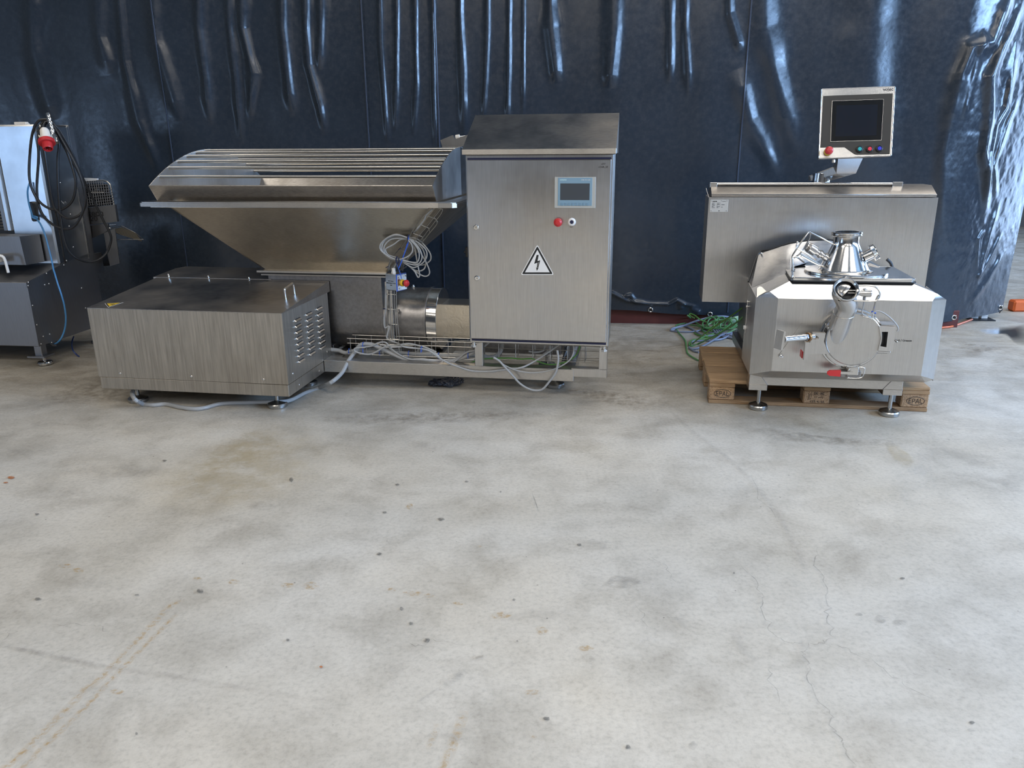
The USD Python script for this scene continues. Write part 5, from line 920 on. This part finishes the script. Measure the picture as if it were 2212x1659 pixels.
# mesh hood
def nw(pts, r, yy=ny, nm='hood_wire', mat='steel_side', sm=0): N.part(nm, wire([nq(*q, yy) for q in pts], r, 6, sm), mat)
nw(((725, 545), (705, 430), (670, 240), (640, 190), (580, 150), (460, 148), (200, 170)), .006, ny + .01, 'hood_frame', 'wire', 4); nw(((205, 215), (245, 290), (295, 580)), .006, ny, 'hood_frame', 'wire', 4)
N.part('hood_lid', plate([nq(*q, ny + .02) for q in ((160, 105), (475, 115), (475, 140), (460, 150), (180, 162))], .02), 'white')
for k in range(9):
    y0 = 178 + k * 42; xr = 600 + min(k, 3) * 25 + k * 6; nw(((215 + k * 9, y0 + 5 + k * 5), (xr, y0 - 4)), .0032)
for k in range(11):
    x0 = 265 + k * 37; nw(((x0 - 22, 160), (x0 + 40, 555 if x0 < 640 else 545)), .0032) if x0 < 590 else nw(((x0 - 8, 200 + (x0 - 590) * .5), (x0 + 34, 548)), .0032)
N.part('hood_inside', plate([nq(*q, ny + .26) for q in ((220, 200), (620, 200), (720, 540), (300, 580))], .01), 'black')
N.part('hood_bracket', cat(cyl(nq(410, 300, ny + .03), nq(470, 295, ny + .03), .006), box(nq(270, 345)[0], nq(490, 345)[0], ny + .05, ny + .09, nq(270, 345)[2] - .004, nq(270, 345)[2])), 'wire')
for k in range(4): p = nq(203 + k * 7, 355 + k * 38, 5.455); N.part('vent_slot', box(p[0] - .006, p[0] + .006, 5.450, 5.458, p[2] - .009, p[2] + .009, 0), 'black')
# perforated chute
ch = [nq(*q, yy) for q, yy in (((690, 925), 5.60), ((850, 890), 5.75), ((1080, 1005), 5.75), ((1205, 1112), 5.62), ((750, 1112), 5.56))]
N.part('chute', plate(ch, .004), 'perf_holes', label='perforated steel chute')
N.part('chute_edge', tube(ch + [ch[0]], .003, 6), 'steel_side'); N.part('chute_bracket', cyl(nq(640, 878, 5.56), nq(750, 865, 5.62), .006), 'wire'); p = nq(655, 927, 5.5); N.part('screw', dome(p, (0, -1, 0), .008, .005), 'wire')

# cable with plug hung over the column, blue air hose, chrome coupling
zP = Z(0, 230, 9.759); zR = Z(0, 200, 5.53); zU = Z(0, 500, 5.185)
V = Thing('power_lead', 'looped black power lead with white and red plug hung on the left machine', 'power cable', F3, F3.at((105, 400), y=4.98) * [1, 1, 0])
def vl(*ls):
    """loop points: ('r'|'u'|'p', x, y, depth)"""
    f = {'r': zR, 'u': zU, 'p': zP}; return [F3.at(f[l[0]](l[1], l[2]), y=l[3]) for l in ls]
hk = ('p', 985, 330, 5.02)
loops = [('p', 1010, 760, 4.93), ('p', 900, 560, 4.94), ('p', 905, 450, 4.96), ('p', 935, 370, 4.98), ('p', 990, 325, 5.0), ('p', 1100, 370, 5.0), ('r', 720, 530, 5.0), ('r', 900, 850, 5.0), ('r', 990, 1080, 5.0), ('r', 1020, 1250, 5.0), ('r', 980, 1450, 4.99), ('r', 870, 1610, 4.98), ('r', 720, 1620, 4.97), ('r', 560, 1520, 4.96), ('r', 470, 1370, 4.96), ('r', 440, 1150, 4.96), ('r', 460, 800, 4.97), ('r', 460, 500, 4.99), ('r', 500, 370, 5.01), ('p', 985, 300, 5.02),
         ('p', 1100, 360, 5.03), ('r', 740, 560, 5.02), ('r', 860, 880, 5.02), ('r', 905, 1080, 5.01), ('r', 870, 1280, 5.0), ('r', 760, 1385, 4.98), ('r', 640, 1400, 4.97), ('r', 500, 1330, 4.95), ('r', 400, 1190, 4.95), ('r', 350, 1000, 4.95), ('r', 360, 700, 4.96), ('r', 390, 480, 4.99), ('r', 450, 350, 5.0), ('p', 940, 275, 5.01),
         ('p', 1060, 300, 5.02), ('p', 1170, 420, 5.03), ('r', 720, 470, 5.05), ('r', 850, 700, 5.08), ('r', 960, 960, 5.13), ('r', 1100, 1250, 5.20), ('r', 1220, 1500, 5.24), ('u', 1235, 30, 5.26), ('u', 1235, 140, 5.26), ('u', 1170, 270, 5.22), ('u', 1040, 340, 5.12), ('u', 900, 320, 5.04), ('u', 780, 230, 4.99), ('u', 715, 70, 4.97), ('r', 720, 1450, 4.97), ('r', 695, 1100, 4.98), ('r', 690, 800, 4.99), ('r', 705, 600, 5.0), ('p', 1150, 480, 5.01), ('p', 1060, 330, 5.02), ('p', 985, 340, 5.0), ('p', 930, 420, 4.98), ('r', 510, 560, 4.96), ('r', 545, 800, 4.95), ('r', 590, 1100, 4.955), ('r', 640, 1350, 4.96), ('r', 690, 1420, 4.965), ('r', 800, 1500, 4.97), ('r', 920, 1480, 4.98), ('r', 1000, 1400, 5.0), ('r', 1020, 1250, 5.01), ('r', 960, 1000, 5.02), ('r', 840, 780, 5.03), ('r', 720, 560, 5.04), ('p', 1120, 380, 5.04)]
V.part('lead', tube(spline(vl(*loops), 6), .0085, 9), 'black_cable')
V.part('lead', tube(spline(vl(('r', 660, 1420, 4.99), ('r', 700, 1600, 5.0), ('u', 690, 130, 5.0), ('u', 715, 280, 5.01), ('u', 735, 350, 5.03)), 6), .006, 8), 'black_cable')
pa, pb_ = F3.at(zP(930, 480), y=4.93), F3.at(zP(1015, 900), y=4.86); dV = (pb_ - pa) / np.linalg.norm(pb_ - pa); LV = np.linalg.norm(pb_ - pa)
V.part('plug_body', lathe([(0, 0), (.022, 0), (.028, .012), (.031, .05), (.033, LV * .50), (.034, LV * .56), (0, LV * .56)], pa, dV, 30), 'cream', label='white plug body')
V.part('plug_latch', hull([pa + dV * LV * t + np.array([-.032 + o, -.004, w]) for t, o, w in ((.30, -.016, .004), (.42, 0, -.004), (.48, 0, -.004), (.36, -.016, 0))] + [pa + dV * LV * .42 + np.array([-.02, .006, 0])]), 'cream')
V.part('plug_collar', lathe([(.030, LV * .55), (.046, LV * .555), (.050, LV * .58), (.051, LV * .70), (.047, LV * .73), (.032, LV * .735), (.031, LV * .97), (.028, LV), (.025, LV), (.024, LV * .80), (0, LV * .80)], pa, dV, 40), 'red', label='red five pin plug collar')
V.part('plug_socket', lathe([(0, LV * .81), (.0245, LV * .81), (.0245, LV * .815), (0, LV * .815)], pa, dV, 24), plain('dark_red', (.12, .01, .012), .5))
for k in range(5):
    t = k * 2 * math.pi / 5; u_, v_, _ = basis(dV); c_ = pa + dV * LV * .81 + .015 * (math.cos(t) * u_ + math.sin(t) * v_); V.part('plug_pin', cyl(c_, c_ + dV * LV * .14, .003, n=8), 'wire')
ca_, cb_ = F3.at(zP(1010, 150), y=5.0), F3.at(zP(1175, 770), y=4.93); dK = (cb_ - ca_) / np.linalg.norm(cb_ - ca_); LK = np.linalg.norm(cb_ - ca_)
prof_ = [(0, 0), (.014, 0)]
for k in range(5): h_ = .02 + k * .028; prof_ += [(.015, h_), (.012, h_ + .006), (.012, h_ + .014), (.016, h_ + .018)]
prof_ += [(.021, .165), (.022, .20), (.019, .205), (.019, .235), (.023, .24), (.023, .32), (.017, .325), (.017, LK - .03), (.022, LK - .028), (.021, LK), (0, LK)]
single('hose_coupling', lathe([(r, min(h, LK)) for r, h in prof_], ca_, dK, 24), 'chrome', 'chrome hose coupling hanging behind the red and white plug', 'coupling', F=F3)
single('hanger', cat(cyl((nxs - .002, 5.10, 1.575), (nxs + .10, 4.99, 1.60), .008, n=10), ball((nxs + .10, 4.99, 1.60), .012)), 'wire', 'steel peg on the column that carries the black lead', 'peg', F=F3)
bl = [F3.at(nz1(x, y), y=yy) for x, y, yy in ((445, 100, 5.045), (415, 200, 5.03), (415, 310, 5.025), (440, 450, 5.02), (480, 580, 5.02), (490, 620, 5.02), (540, 640, 5.02), (560, 620, 5.02), (520, 605, 5.025), (480, 600, 5.03), (550, 650, 5.025), (610, 730, 5.02), (670, 870, 5.01), (720, 1050, 5.0), (770, 1250, 4.98), (800, 1400, 4.95))] + [F3.at(scr(x, y), y=yy) for x, y, yy in ((890, 0, 4.93), (940, 170, 4.91), (1000, 350, 4.90), (1050, 540, 4.90), (1073, 750, 4.90), (1050, 930, 4.90), (990, 1070, 4.88), (920, 1140, 4.88), (870, 1152, 4.89))]
single('air_hose', tube(spline(bl, 6), .0058, 9), 'blue_hose', 'light blue air hose tied round the black cleat and drooping along the side panel', 'hose', F=F3)
b2 = [F3.at(scr(x, y), y=yy) for x, y, yy in ((1200, 1035, 5.28), (1175, 1110, 5.20), (1170, 1180, 5.12), (1190, 1260, 5.02))] + [F3.at(scr(1240, 1320), z=.012), F3.at(scr(1285, 1357), z=.006)]
single('air_hose', tube(spline(b2, 6), .005, 8), plain('dark_blue_hose', (.03, .06, .2), .4), 'short dark blue hose end reaching the floor under the left machine', 'hose', F=F3)

# ------------------------------------------------------------------ loose cables on the floor by the right machine
ZC = Z(1430, 660, 11.06)
def fl(pts, F=WD): return [F.at(ZC(p[0], p[1]), **({'z': p[2]} if p[2] < 1 else {'y': p[2]})) for p in pts]
fz = .008
A_ = fl([(870, 1310, fz), (750, 1245, fz), (615, 1145, fz), (580, 1000, fz), (560, 850, fz), (480, 740, fz), (390, 640, fz), (330, 520, fz), (350, 470, fz), (450, 440, fz), (560, 425, fz), (700, 465, .012), (850, 490, .02), (980, 500, .03)])
cc_ = WD.at(ZC(1500, 470), z=.05)
for k in range(88):
    t = k * .62; A_.append(cc_ + np.array([-.14 + .0042 * k + .055 * math.cos(t), .04 * math.sin(t * .21) + .03 * math.sin(t), .018 + .042 * math.sin(t + .6)]))
A_ += fl([(1700, 440, 5.55), (1600, 330, 5.58), (1400, 355, 5.60), (1200, 410, 5.62), (1050, 480, 5.64), (1000, 540, .02), (1100, 560, .02), (1400, 545, .04), (1650, 560, .04)])
single('green_cable', tube(spline(A_, 5), .0058, 7), 'green_cable', 'green cable heaped in small coils on the floor beside the pallet', 'cable')
single('green_cable', tube(spline(fl([(615, 235, 5.95), (680, 300, .05), (740, 370, .02), (860, 440, .012), (950, 510, .012), (1080, 530, .02), (1250, 520, .03), (1420, 500, .04), (1600, 480, .05)]), 6), .0066, 7), 'green_cable', 'straight piece of bright green cable pointing up towards the curtain hem', 'cable')
single('green_cable', tube(spline(fl([(1000, 560, .012), (1040, 470, .03), (1150, 400, .06), (1300, 350, .07), (1500, 330, .07), (1640, 345, .06), (1740, 420, .03)]), 6), .0066, 7), 'green_cable', 'green cable arching over the heap next to the pale wrapped bundle', 'cable')
single('blue_cable', tube(spline(fl([(205, 592, fz), (260, 545, .012), (450, 500, .02), (560, 465, .03), (720, 405, .05), (900, 345, .07), (1150, 285, .09), (1400, 258, .10), (1600, 278, .09), (1740, 335, .07), (1800, 420, .04)]), 6), .0085, 8), M['grey_blue_cable'], 'pale blue grey cable arching high over the green heap', 'cable')
single('blue_cable', tube(spline(fl([(205, 595, fz), (300, 570, fz), (420, 490, fz), (520, 485, fz), (700, 555, fz), (830, 640, fz), (980, 715, fz), (1200, 720, fz), (1500, 690, .012), (1750, 735, .012), (1850, 760, .01)]), 6), .0078, 8), M['grey_blue_cable'], 'blue grey cable lying on the floor in a flat S beside the heap', 'cable')
single('blue_cable', tube(spline(fl([(210, 600, fz), (400, 625, fz), (600, 630, fz), (800, 618, fz), (950, 590, fz), (1100, 640, .012), (1350, 660, .02), (1600, 700, .02), (1840, 800, .01)]), 6), .0062, 8), M['grey_blue_cable'], 'thin blue grey cable lying straight along the floor behind the others', 'cable')
single('blue_cable', tube(spline(fl([(880, 1115, fz), (760, 1085, fz), (660, 1020, fz), (650, 990, .012), (720, 1035, fz), (900, 1000, .012), (1100, 900, .014), (1300, 780, .018), (1450, 690, .022), (1700, 640, .02)]), 6), .0072, 8), M['grey_blue_cable'], 'blue grey cable looping round the back corner of the pallet', 'cable')
single('blue_cable', tube(spline(fl([(700, 900, fz), (760, 850, fz), (900, 840, fz), (1250, 830, fz), (1450, 790, .012), (1600, 720, .014), (1740, 640, .014)]), 6), .0075, 8), M['grey_blue_cable'], 'blue grey cable running along the floor in front of the heap', 'cable')
for k in range(4):
    single('blue_cable', tube(spline(fl([(1180 + 60 * k, 520 + 10 * k, .02 + .004 * k), (1250 + 60 * k, 610, .02), (1330 + 70 * k, 690 + 8 * k, .014), (1500 + 70 * k, 750 + 12 * k, .010), (1800, 770 + 14 * k, .010)]), 6), .0062, 7), M['grey_blue_cable'], ('blue grey strand, leftmost of four fanning out under the green heap', 'blue grey strand, second from left of four fanning out under the green heap', 'blue grey strand, third from left of four fanning out under the green heap', 'blue grey strand, rightmost of four fanning out under the green heap')[k], 'cable')
e1 = fl([(780, 300, 5.90), (700, 260, 5.92), (655, 215, 5.93), (690, 198, 5.93), (790, 240, 5.90), (900, 330, 5.85), (1050, 390, .045), (1180, 430, .03), (1300, 480, .03), (1450, 560, .03)])
single('earth_wire', tube(spline(e1, 6), .0055, 7), 'earth', 'yellow and green wire with its tip looping up near the curtain hem', 'wire')
single('earth_wire', tube(spline(fl([(1195, 620, .016), (1120, 550, .018), (1040, 515, .016), (960, 545, .014), (960, 590, .012), (1010, 640, .012), (1100, 700, .012), (1250, 690, .016)]), 6), .0055, 7), 'earth', 'short yellow and green wire curled in the middle of the heap', 'wire')
single('earth_wire', tube(spline(fl([(770, 650, fz), (830, 690, fz), (930, 725, fz), (1100, 760, fz), (1300, 755, fz), (1500, 680, .02), (1750, 570, .04)]), 6), .0055, 7), 'earth', 'yellow and green wire with its cut end lying free on the floor', 'wire')
g1 = [WD.at(ZC(x, y), z=z) for x, y, z in ((700, 930, fz), (665, 900, fz), (690, 850, fz), (760, 812, fz), (850, 805, .01), (1000, 790, .01), (1250, 760, .012))]
single('earth_wire', tube(spline(fl([(1250, 765, .012), (1000, 800, .01), (850, 808, .01), (750, 815, fz), (685, 860, fz), (675, 920, fz), (760, 880, .014), (1000, 690, 5.25), (1300, 475, 5.18), (1600, 285, 5.08), (1985, 5, 4.95)]), 6), .0055, 7), 'earth', 'yellow and green wire rising at a slant from the floor to the machine side', 'wire')
single('green_cable', tube(spline(fl([(1500, 600, .02), (1200, 680, .012), (950, 770, fz), (720, 840, fz), (650, 900, fz), (690, 965, fz), (900, 900, .014), (1250, 730, 5.22), (1600, 520, 5.12), (1800, 390, 5.0), (1985, 230, 4.90)]), 6), .0062, 7), M['green_cable'], 'dark green cable looped on the floor and slanting up behind the machine', 'cable')
w_ = WD.at(ZC(1740, 380), z=.075)
single('wrapped_bundle', hull([w_ + np.array(o) for o in ((-.05, 0, -.04), (-.06, .02, .02), (.04, 0, .05), (.06, .03, .045), (.05, 0, -.05), (-.02, .04, .0), (.0, -.02, .01))]), plain('pale_green_wrap', (.38, .52, .36), .25), 'pale green wrapped cable bundle on top of the heap by the machine', 'bundle')
single('orange_cable', tube(spline([WD.at(q, z=.010) for q in ((1985, 722), (2010, 712), (2036, 707.5), (2052, 706), (2066, 702), (2080, 697), (2100, 690))], 6), .0085, 8), 'orange_cable', 'orange cable on the floor running under the curtain behind the right machine', 'cable')
c_ = along(on_curtain((2150, 706))[0] + .06, .26, 0)
r_ = Thing('beam_end_bracket', 'black floor bracket with two pale blocks at the end of the red beam', 'bracket', WD, c_)
def rb(name, u0, u1, n0, n1, z0, z1, mat): r_.part(name, hull([c_ + u * CD - n * CN + np.array([0, 0, z]) for u in (u0, u1) for n in (n0, n1) for z in (z0, z1)]), mat)
rb('base_plate', -.10, .10, .0, .16, 0, .008, 'black'); rb('block', -.06, -.005, .08, .14, .008, .075, 'white'); rb('block', .02, .07, .08, .14, .008, .075, 'white'); rb('strap', -.10, .09, .14, .15, .05, .075, 'black')
o_ = WD.at((2203, 674), z=0); single('orange_block', box(o_[0] - .06, o_[0] + .10, o_[1], o_[1] + .1, 0, .10, .015), 'orange_cable', 'small orange block on the floor beyond the end of the curtain', 'block')
tz = (np.array([[EDGE_R - .04]]), np.array([[hem(EDGE_R) + .035]])); tc_ = curtain_point(*tz, curtain_disp(*tz) + .006)[0, 0]
curtain.part('cable_tie', tube(spline([tc_ + np.array(o) for o in ((0, 0, .0), (.012, 0, .004), (.016, 0, -.012), (.004, 0, -.03), (-.002, 0, -.045))], 4), .004, 6), 'black')

# ------------------------------------------------------------------ marks worn into the concrete (parts of the floor)
M['m_ochre'] = mark('ochre_residue', (.46, .30, .12), 60, .44, .66, .60); M['m_tan'] = mark('tan_stain', (.46, .37, .22), 7, .30, .62, .30)
M['m_grey'] = mark('grey_stain', (.20, .19, .17), 30, .36, .66, .34); M['m_dark'] = mark('dark_spot', (.085, .08, .07), 120, .30, .55, .55); M['m_faint'] = mark('faint_stain', (.25, .23, .20), 14, .36, .70, .22)
M['m_crack'] = mark('hairline_crack', (.10, .09, .075), 18, .34, .62, .50); M['m_line'] = mark('scuffed_line', (.27, .235, .20), 25, .36, .70, .26); M['m_rust'] = mark('rust_spot', (.42, .15, .05), 90, .30, .5, .85); M['m_brown'] = mark('brown_dirt', (.15, .115, .075), 22, .40, .70, .42)
M['wet'] = usdkit.material(stage, L + 'wet_film', {'g': ('glossy_bsdf', dict(color=(.8, .8, .8), roughness=.16)), 't': ('transparent_bsdf', {}), 'at': ('attribute', dict(attribute='cover')), 'f': ('layer_weight', dict(blend=.35)), 'mu': ('math', dict(math_type='multiply')), 'mx': ('mix_closure', {})},
    [('at.fac', 'mu.value1'), ('f.fresnel', 'mu.value2'), ('mu.value', 'mx.fac'), ('t.BSDF', 'mx.closure1'), ('g.BSDF', 'mx.closure2')], 'mx.closure')
_mk = [0]
def put(name, V, F, cover, mat):
    _mk[0] += 1; V = np.array(V, float); V[:, 2] = .0006 + .00006 * _mk[0]
    p = numbered(floor.path, name); g = usdkit.mesh(stage, p, trimesh.Trimesh(V, F, process=False), M[mat])
    UsdGeom.PrimvarsAPI(g).CreatePrimvar('cover', Sdf.ValueTypeNames.FloatArray, 'vertex').Set(Vt.FloatArray([float(c) for c in cover]))
def gnd(q): return WD.at(q, z=0.0)
def blot(name, pts, mat, soft=.45):
    P = spline([gnd(q) for q in pts], 4, True); c = P.mean(0); n = len(P); V = np.vstack([[c], c + (P - c) * (1 - soft), P]); F = []
    for i in range(n):
        j = (i + 1) % n; F += [[0, 1 + i, 1 + j], [1 + i, 1 + n + i, 1 + n + j], [1 + i, 1 + n + j, 1 + j]]
    put(name, V, F, [1] * (n + 1) + [0] * n, mat)
def spot(name, q, rx, ry, mat, soft=.35):
    t = np.linspace(0, 2 * np.pi, 9, endpoint=False); blot(name, [(q[0] + rx * math.cos(a) * random.uniform(.75, 1.15), q[1] + ry * math.sin(a) * random.uniform(.75, 1.15)) for a in t], mat, soft)
def streak(name, pts, w, mat, sm=5, closed=False, jitter=0.0):
    P = spline([gnd(q) for q in pts], sm, closed)
    if jitter: P[:, :2] += (np.array([[meshkit.noise([[i * .7, w * 99, k]], 4)[0] for k in (0, 1)] for i in range(len(P))]) - .5) * jitter
    t = np.gradient(P, axis=0) if not closed else np.roll(P, -1, 0) - np.roll(P, 1, 0); t /= np.linalg.norm(t, axis=1, keepdims=True) + 1e-9; s = np.stack([-t[:, 1], t[:, 0], 0 * t[:, 0]], 1)
    n = len(P); V = np.vstack([P - s * w / 2, P, P + s * w / 2]); F = []
    for i in range(n if closed else n - 1):
        j = (i + 1) % n
        for a in (0, n): F += [[a + i, a + j, a + n + j], [a + i, a + n + j, a + n + i]]
    e = np.ones(n)
    if not closed: e[:2] = e[-2:] = .3
    put(name, V, F, [0] * n + list(e) + [0] * n, mat)
za, zb, zc, zd = Z(0, 860, 2.989), Z(0, 1200, 2.989), Z(740, 1000, 2.5176), Z(1472, 860, 2.076)
def mp(z, pts): return [z(*p) for p in pts]
blot('stain', mp(za, ((1000, 480), (1250, 330), (1700, 150), (2080, 200), (2150, 420), (2080, 560), (1800, 680), (1400, 760), (1000, 720), (900, 600))), 'm_tan', .5)
blot('stain', mp(za, ((1400, 320), (1650, 200), (1800, 300), (1700, 420), (1400, 520), (1250, 560), (1250, 430))), 'm_tan', .6)
streak('tape_residue', mp(zb, ((1190, 292), (1110, 318), (1000, 430), (860, 580), (640, 800), (545, 870), (470, 955), (290, 1130), (180, 1245), (30, 1372), (-60, 1450))), .034, 'm_ochre')
streak('tape_residue', mp(zb, ((1140, 380), (1040, 480), (880, 640), (780, 740), (600, 930), (450, 1080), (290, 1230), (150, 1372), (80, 1440))), .026, 'm_ochre')
streak('tape_residue', mp(zc, ((662, 1350), (635, 1440), (590, 1560), (545, 1665), (530, 1700))), .034, 'm_ochre'); streak('tape_residue', mp(zc, ((516, 1420), (490, 1500), (465, 1560))), .022, 'm_ochre')
for (x, y), rx, ry in (((1275, 152), 13, 5), ((1510, 172), 16, 7), ((1855, 192), 19, 7), ((2010, 197), 20, 9), ((425, 70), 18, 6), ((500, 98), 16, 6), ((760, 880), 18, 7)): spot('ochre_spot', zb(x, y), rx, ry, 'm_ochre')
for (x, y), rx, ry in (((270, 692), 12, 6), ((385, 712), 24, 7), ((470, 722), 12, 6), ((635, 766), 16, 5), ((860, 832), 26, 9), ((1085, 912), 14, 12), ((1328, 1010), 18, 8), ((1030, 1250), 20, 7), ((1043, 1493), 7, 4), ((365, 238), 9, 8), ((742, 457), 7, 3)): spot('ochre_spot', zc(x, y), rx, ry, 'm_ochre')
blot('stain', mp(zd, ((910, 205), (980, 215), (1050, 285), (1010, 320), (960, 290))), 'm_tan', .3)
spot('stain', (1346, 1258), 42, 18, 'm_grey', .25)
for (x, y), rx, ry in (((795, 972), 10, 5), ((895, 992), 20, 11), ((982, 1008), 18, 9), ((50, 1562), 12, 10), ((1300, 1458), 8, 5), ((1300, 1492), 12, 4), ((990, 810), 7, 3), ((235, 787), 3, 2.4)): spot('dark_spot', zd(x, y), rx, ry, 'm_grey' if rx > 8 else 'm_dark')
for (x, y), rx, ry in (((228, 272), 6, 3), ((200, 497), 6.5, 3.6), ((298, 120), 5.5, 2.6), ((675, 103), 5, 2.2), ((1288, 449), 6, 3.4), ((372, 877), 6, 4), ((460, 968), 8, 6), ((320, 797), 5, 5), ((1552, 1550), 7, 5.5), ((1110, 1395), 9, 5), ((535, 310), 9, 4), ((932, 748), 4, 3), ((950, 974), 3, 2.2), ((860, 160), 2.5, 2)): spot('dark_spot', zc(x, y), rx, ry, 'm_dark')
for q, rx, ry in (((356, 996), 6, 2.4), ((629, 1038), 6, 6), ((80, 1112), 6, 3), ((432, 1278), 10, 6), ((82, 1296), 9, 4), ((296, 1287), 6, 2), ((622, 1385), 5, 4), ((295, 1587), 4, 4)): spot('dark_spot', q, rx, ry, 'm_dark')
for q, rx, ry in (((24, 1033), 9, 3.4), ((13, 1044), 5, 2), ((694, 1443), 4, 2.6)): spot('rust_spot', q, rx, ry, 'm_rust', .2)
for q, rx, ry in (((33, 978), 48, 13), ((85, 917), 22, 7), ((560, 1094), 42, 12), ((855, 1450), 22, 12), ((925, 965), 50, 16), ((190, 1268), 70, 20), ((1300, 1180), 60, 14), ((1700, 1262), 45, 14), ((250, 1020), 110, 22), ((120, 1070), 90, 18), ((1180, 1330), 80, 20), ((960, 1600), 60, 18)): spot('stain', q, rx, ry, 'm_faint', .6)
for pts in (((1600, 925), (1700, 930), (1800, 945), (1920, 950), (1980, 962), (1880, 968), (1760, 962), (1660, 950)), ((1180, 840), (1260, 838), (1380, 850), (1460, 880), (1400, 895), (1280, 870)), ((180, 815), (300, 790), (480, 850), (220, 880), (60, 870)), ((640, 905), (900, 890), (1200, 890), (1100, 910), (820, 920)), ((2060, 735), (2140, 745), (2160, 760), (2090, 770))): blot('stain', pts, 'm_brown', .6)
streak('scuff', mp(zc, ((540, 1222), (600, 1180), (672, 1140))), .040, 'm_grey'); streak('scuff', mp(zc, ((400, 1315), (470, 1265), (540, 1222))), .010, 'm_grey'); streak('scuff', mp(zc, ((680, 1085), (720, 1068), (785, 1055))), .02, 'm_brown'); streak('scuff', mp(zc, ((1290, 1060), (1330, 1070), (1375, 1080))), .03, 'm_brown')
streak('scuff', mp(zc, ((1030, 168), (1050, 220), (1065, 270))), .006, 'm_dark', 4); streak('scuff', mp(zc, ((1770, 840), (1840, 870), (1880, 920))), .05, 'm_faint')
streak('ring_mark', mp(zd, ((255, 1080), (300, 1035), (400, 1022), (490, 1055), (552, 1125), (545, 1175), (490, 1205), (420, 1212), (340, 1185), (275, 1135))), .045, 'm_faint', closed=True); streak('ring_mark', mp(zd, ((1560, 350), (1480, 358), (1450, 385), (1480, 415), (1560, 425))), .04, 'm_faint')
streak('scuffed_line', mp(zd, ((-80, 30), (60, 160), (230, 290), (400, 480), (500, 650), (570, 830))), .040, 'm_line'); streak('scuffed_line', mp(zb, ((-60, 570), (350, 662), (700, 728), (1200, 800), (1600, 870), (2200, 960))), .026, 'm_line'); streak('scuffed_line', [(0, 1395), (120, 1420), (235, 1450)], .03, 'm_line')
for pts, w in ((((610, 670), (605, 740), (650, 870), (662, 960), (650, 980), (672, 1090), (620, 1100), (555, 1130), (560, 1180), (580, 1260), (610, 1360), (660, 1410), (690, 1500), (740, 1570), (756, 1665)), .0055), (((270, 750), (350, 850), (358, 930), (400, 1030), (435, 1080), (545, 1120)), .0045), (((672, 1095), (760, 1140), (880, 1200), (1000, 1290), (1150, 1362)), .0035), (((400, 1215), (402, 1260), (432, 1370)), .004), (((310, 910), (355, 930)), .003), (((320, 340), (345, 440), (420, 540)), .003)): streak('crack', mp(zd, pts), w, 'm_crack', 6, jitter=.035)
for pts, w in ((((370, 980), (420, 1003), (470, 975), (560, 985), (680, 992)), .0035), (((1660, 500), (1770, 580), (1780, 630), (1860, 670)), .003), (((1600, 770), (1640, 850), (1640, 920)), .003)): streak('crack', mp(zc, pts), w, 'm_crack', 6, jitter=.03)
for pts in (((350, 455), (480, 450), (640, 465), (700, 520)), ((0, 580), (60, 520), (120, 490))): streak('crack', mp(zb, pts), .003, 'm_crack', 6, jitter=.03)
blot('wet_patch', ((2112, 714), (2150, 708), (2190, 704), (2225, 702), (2240, 740), (2200, 748), (2170, 726), (2130, 724)), 'wet', .7)
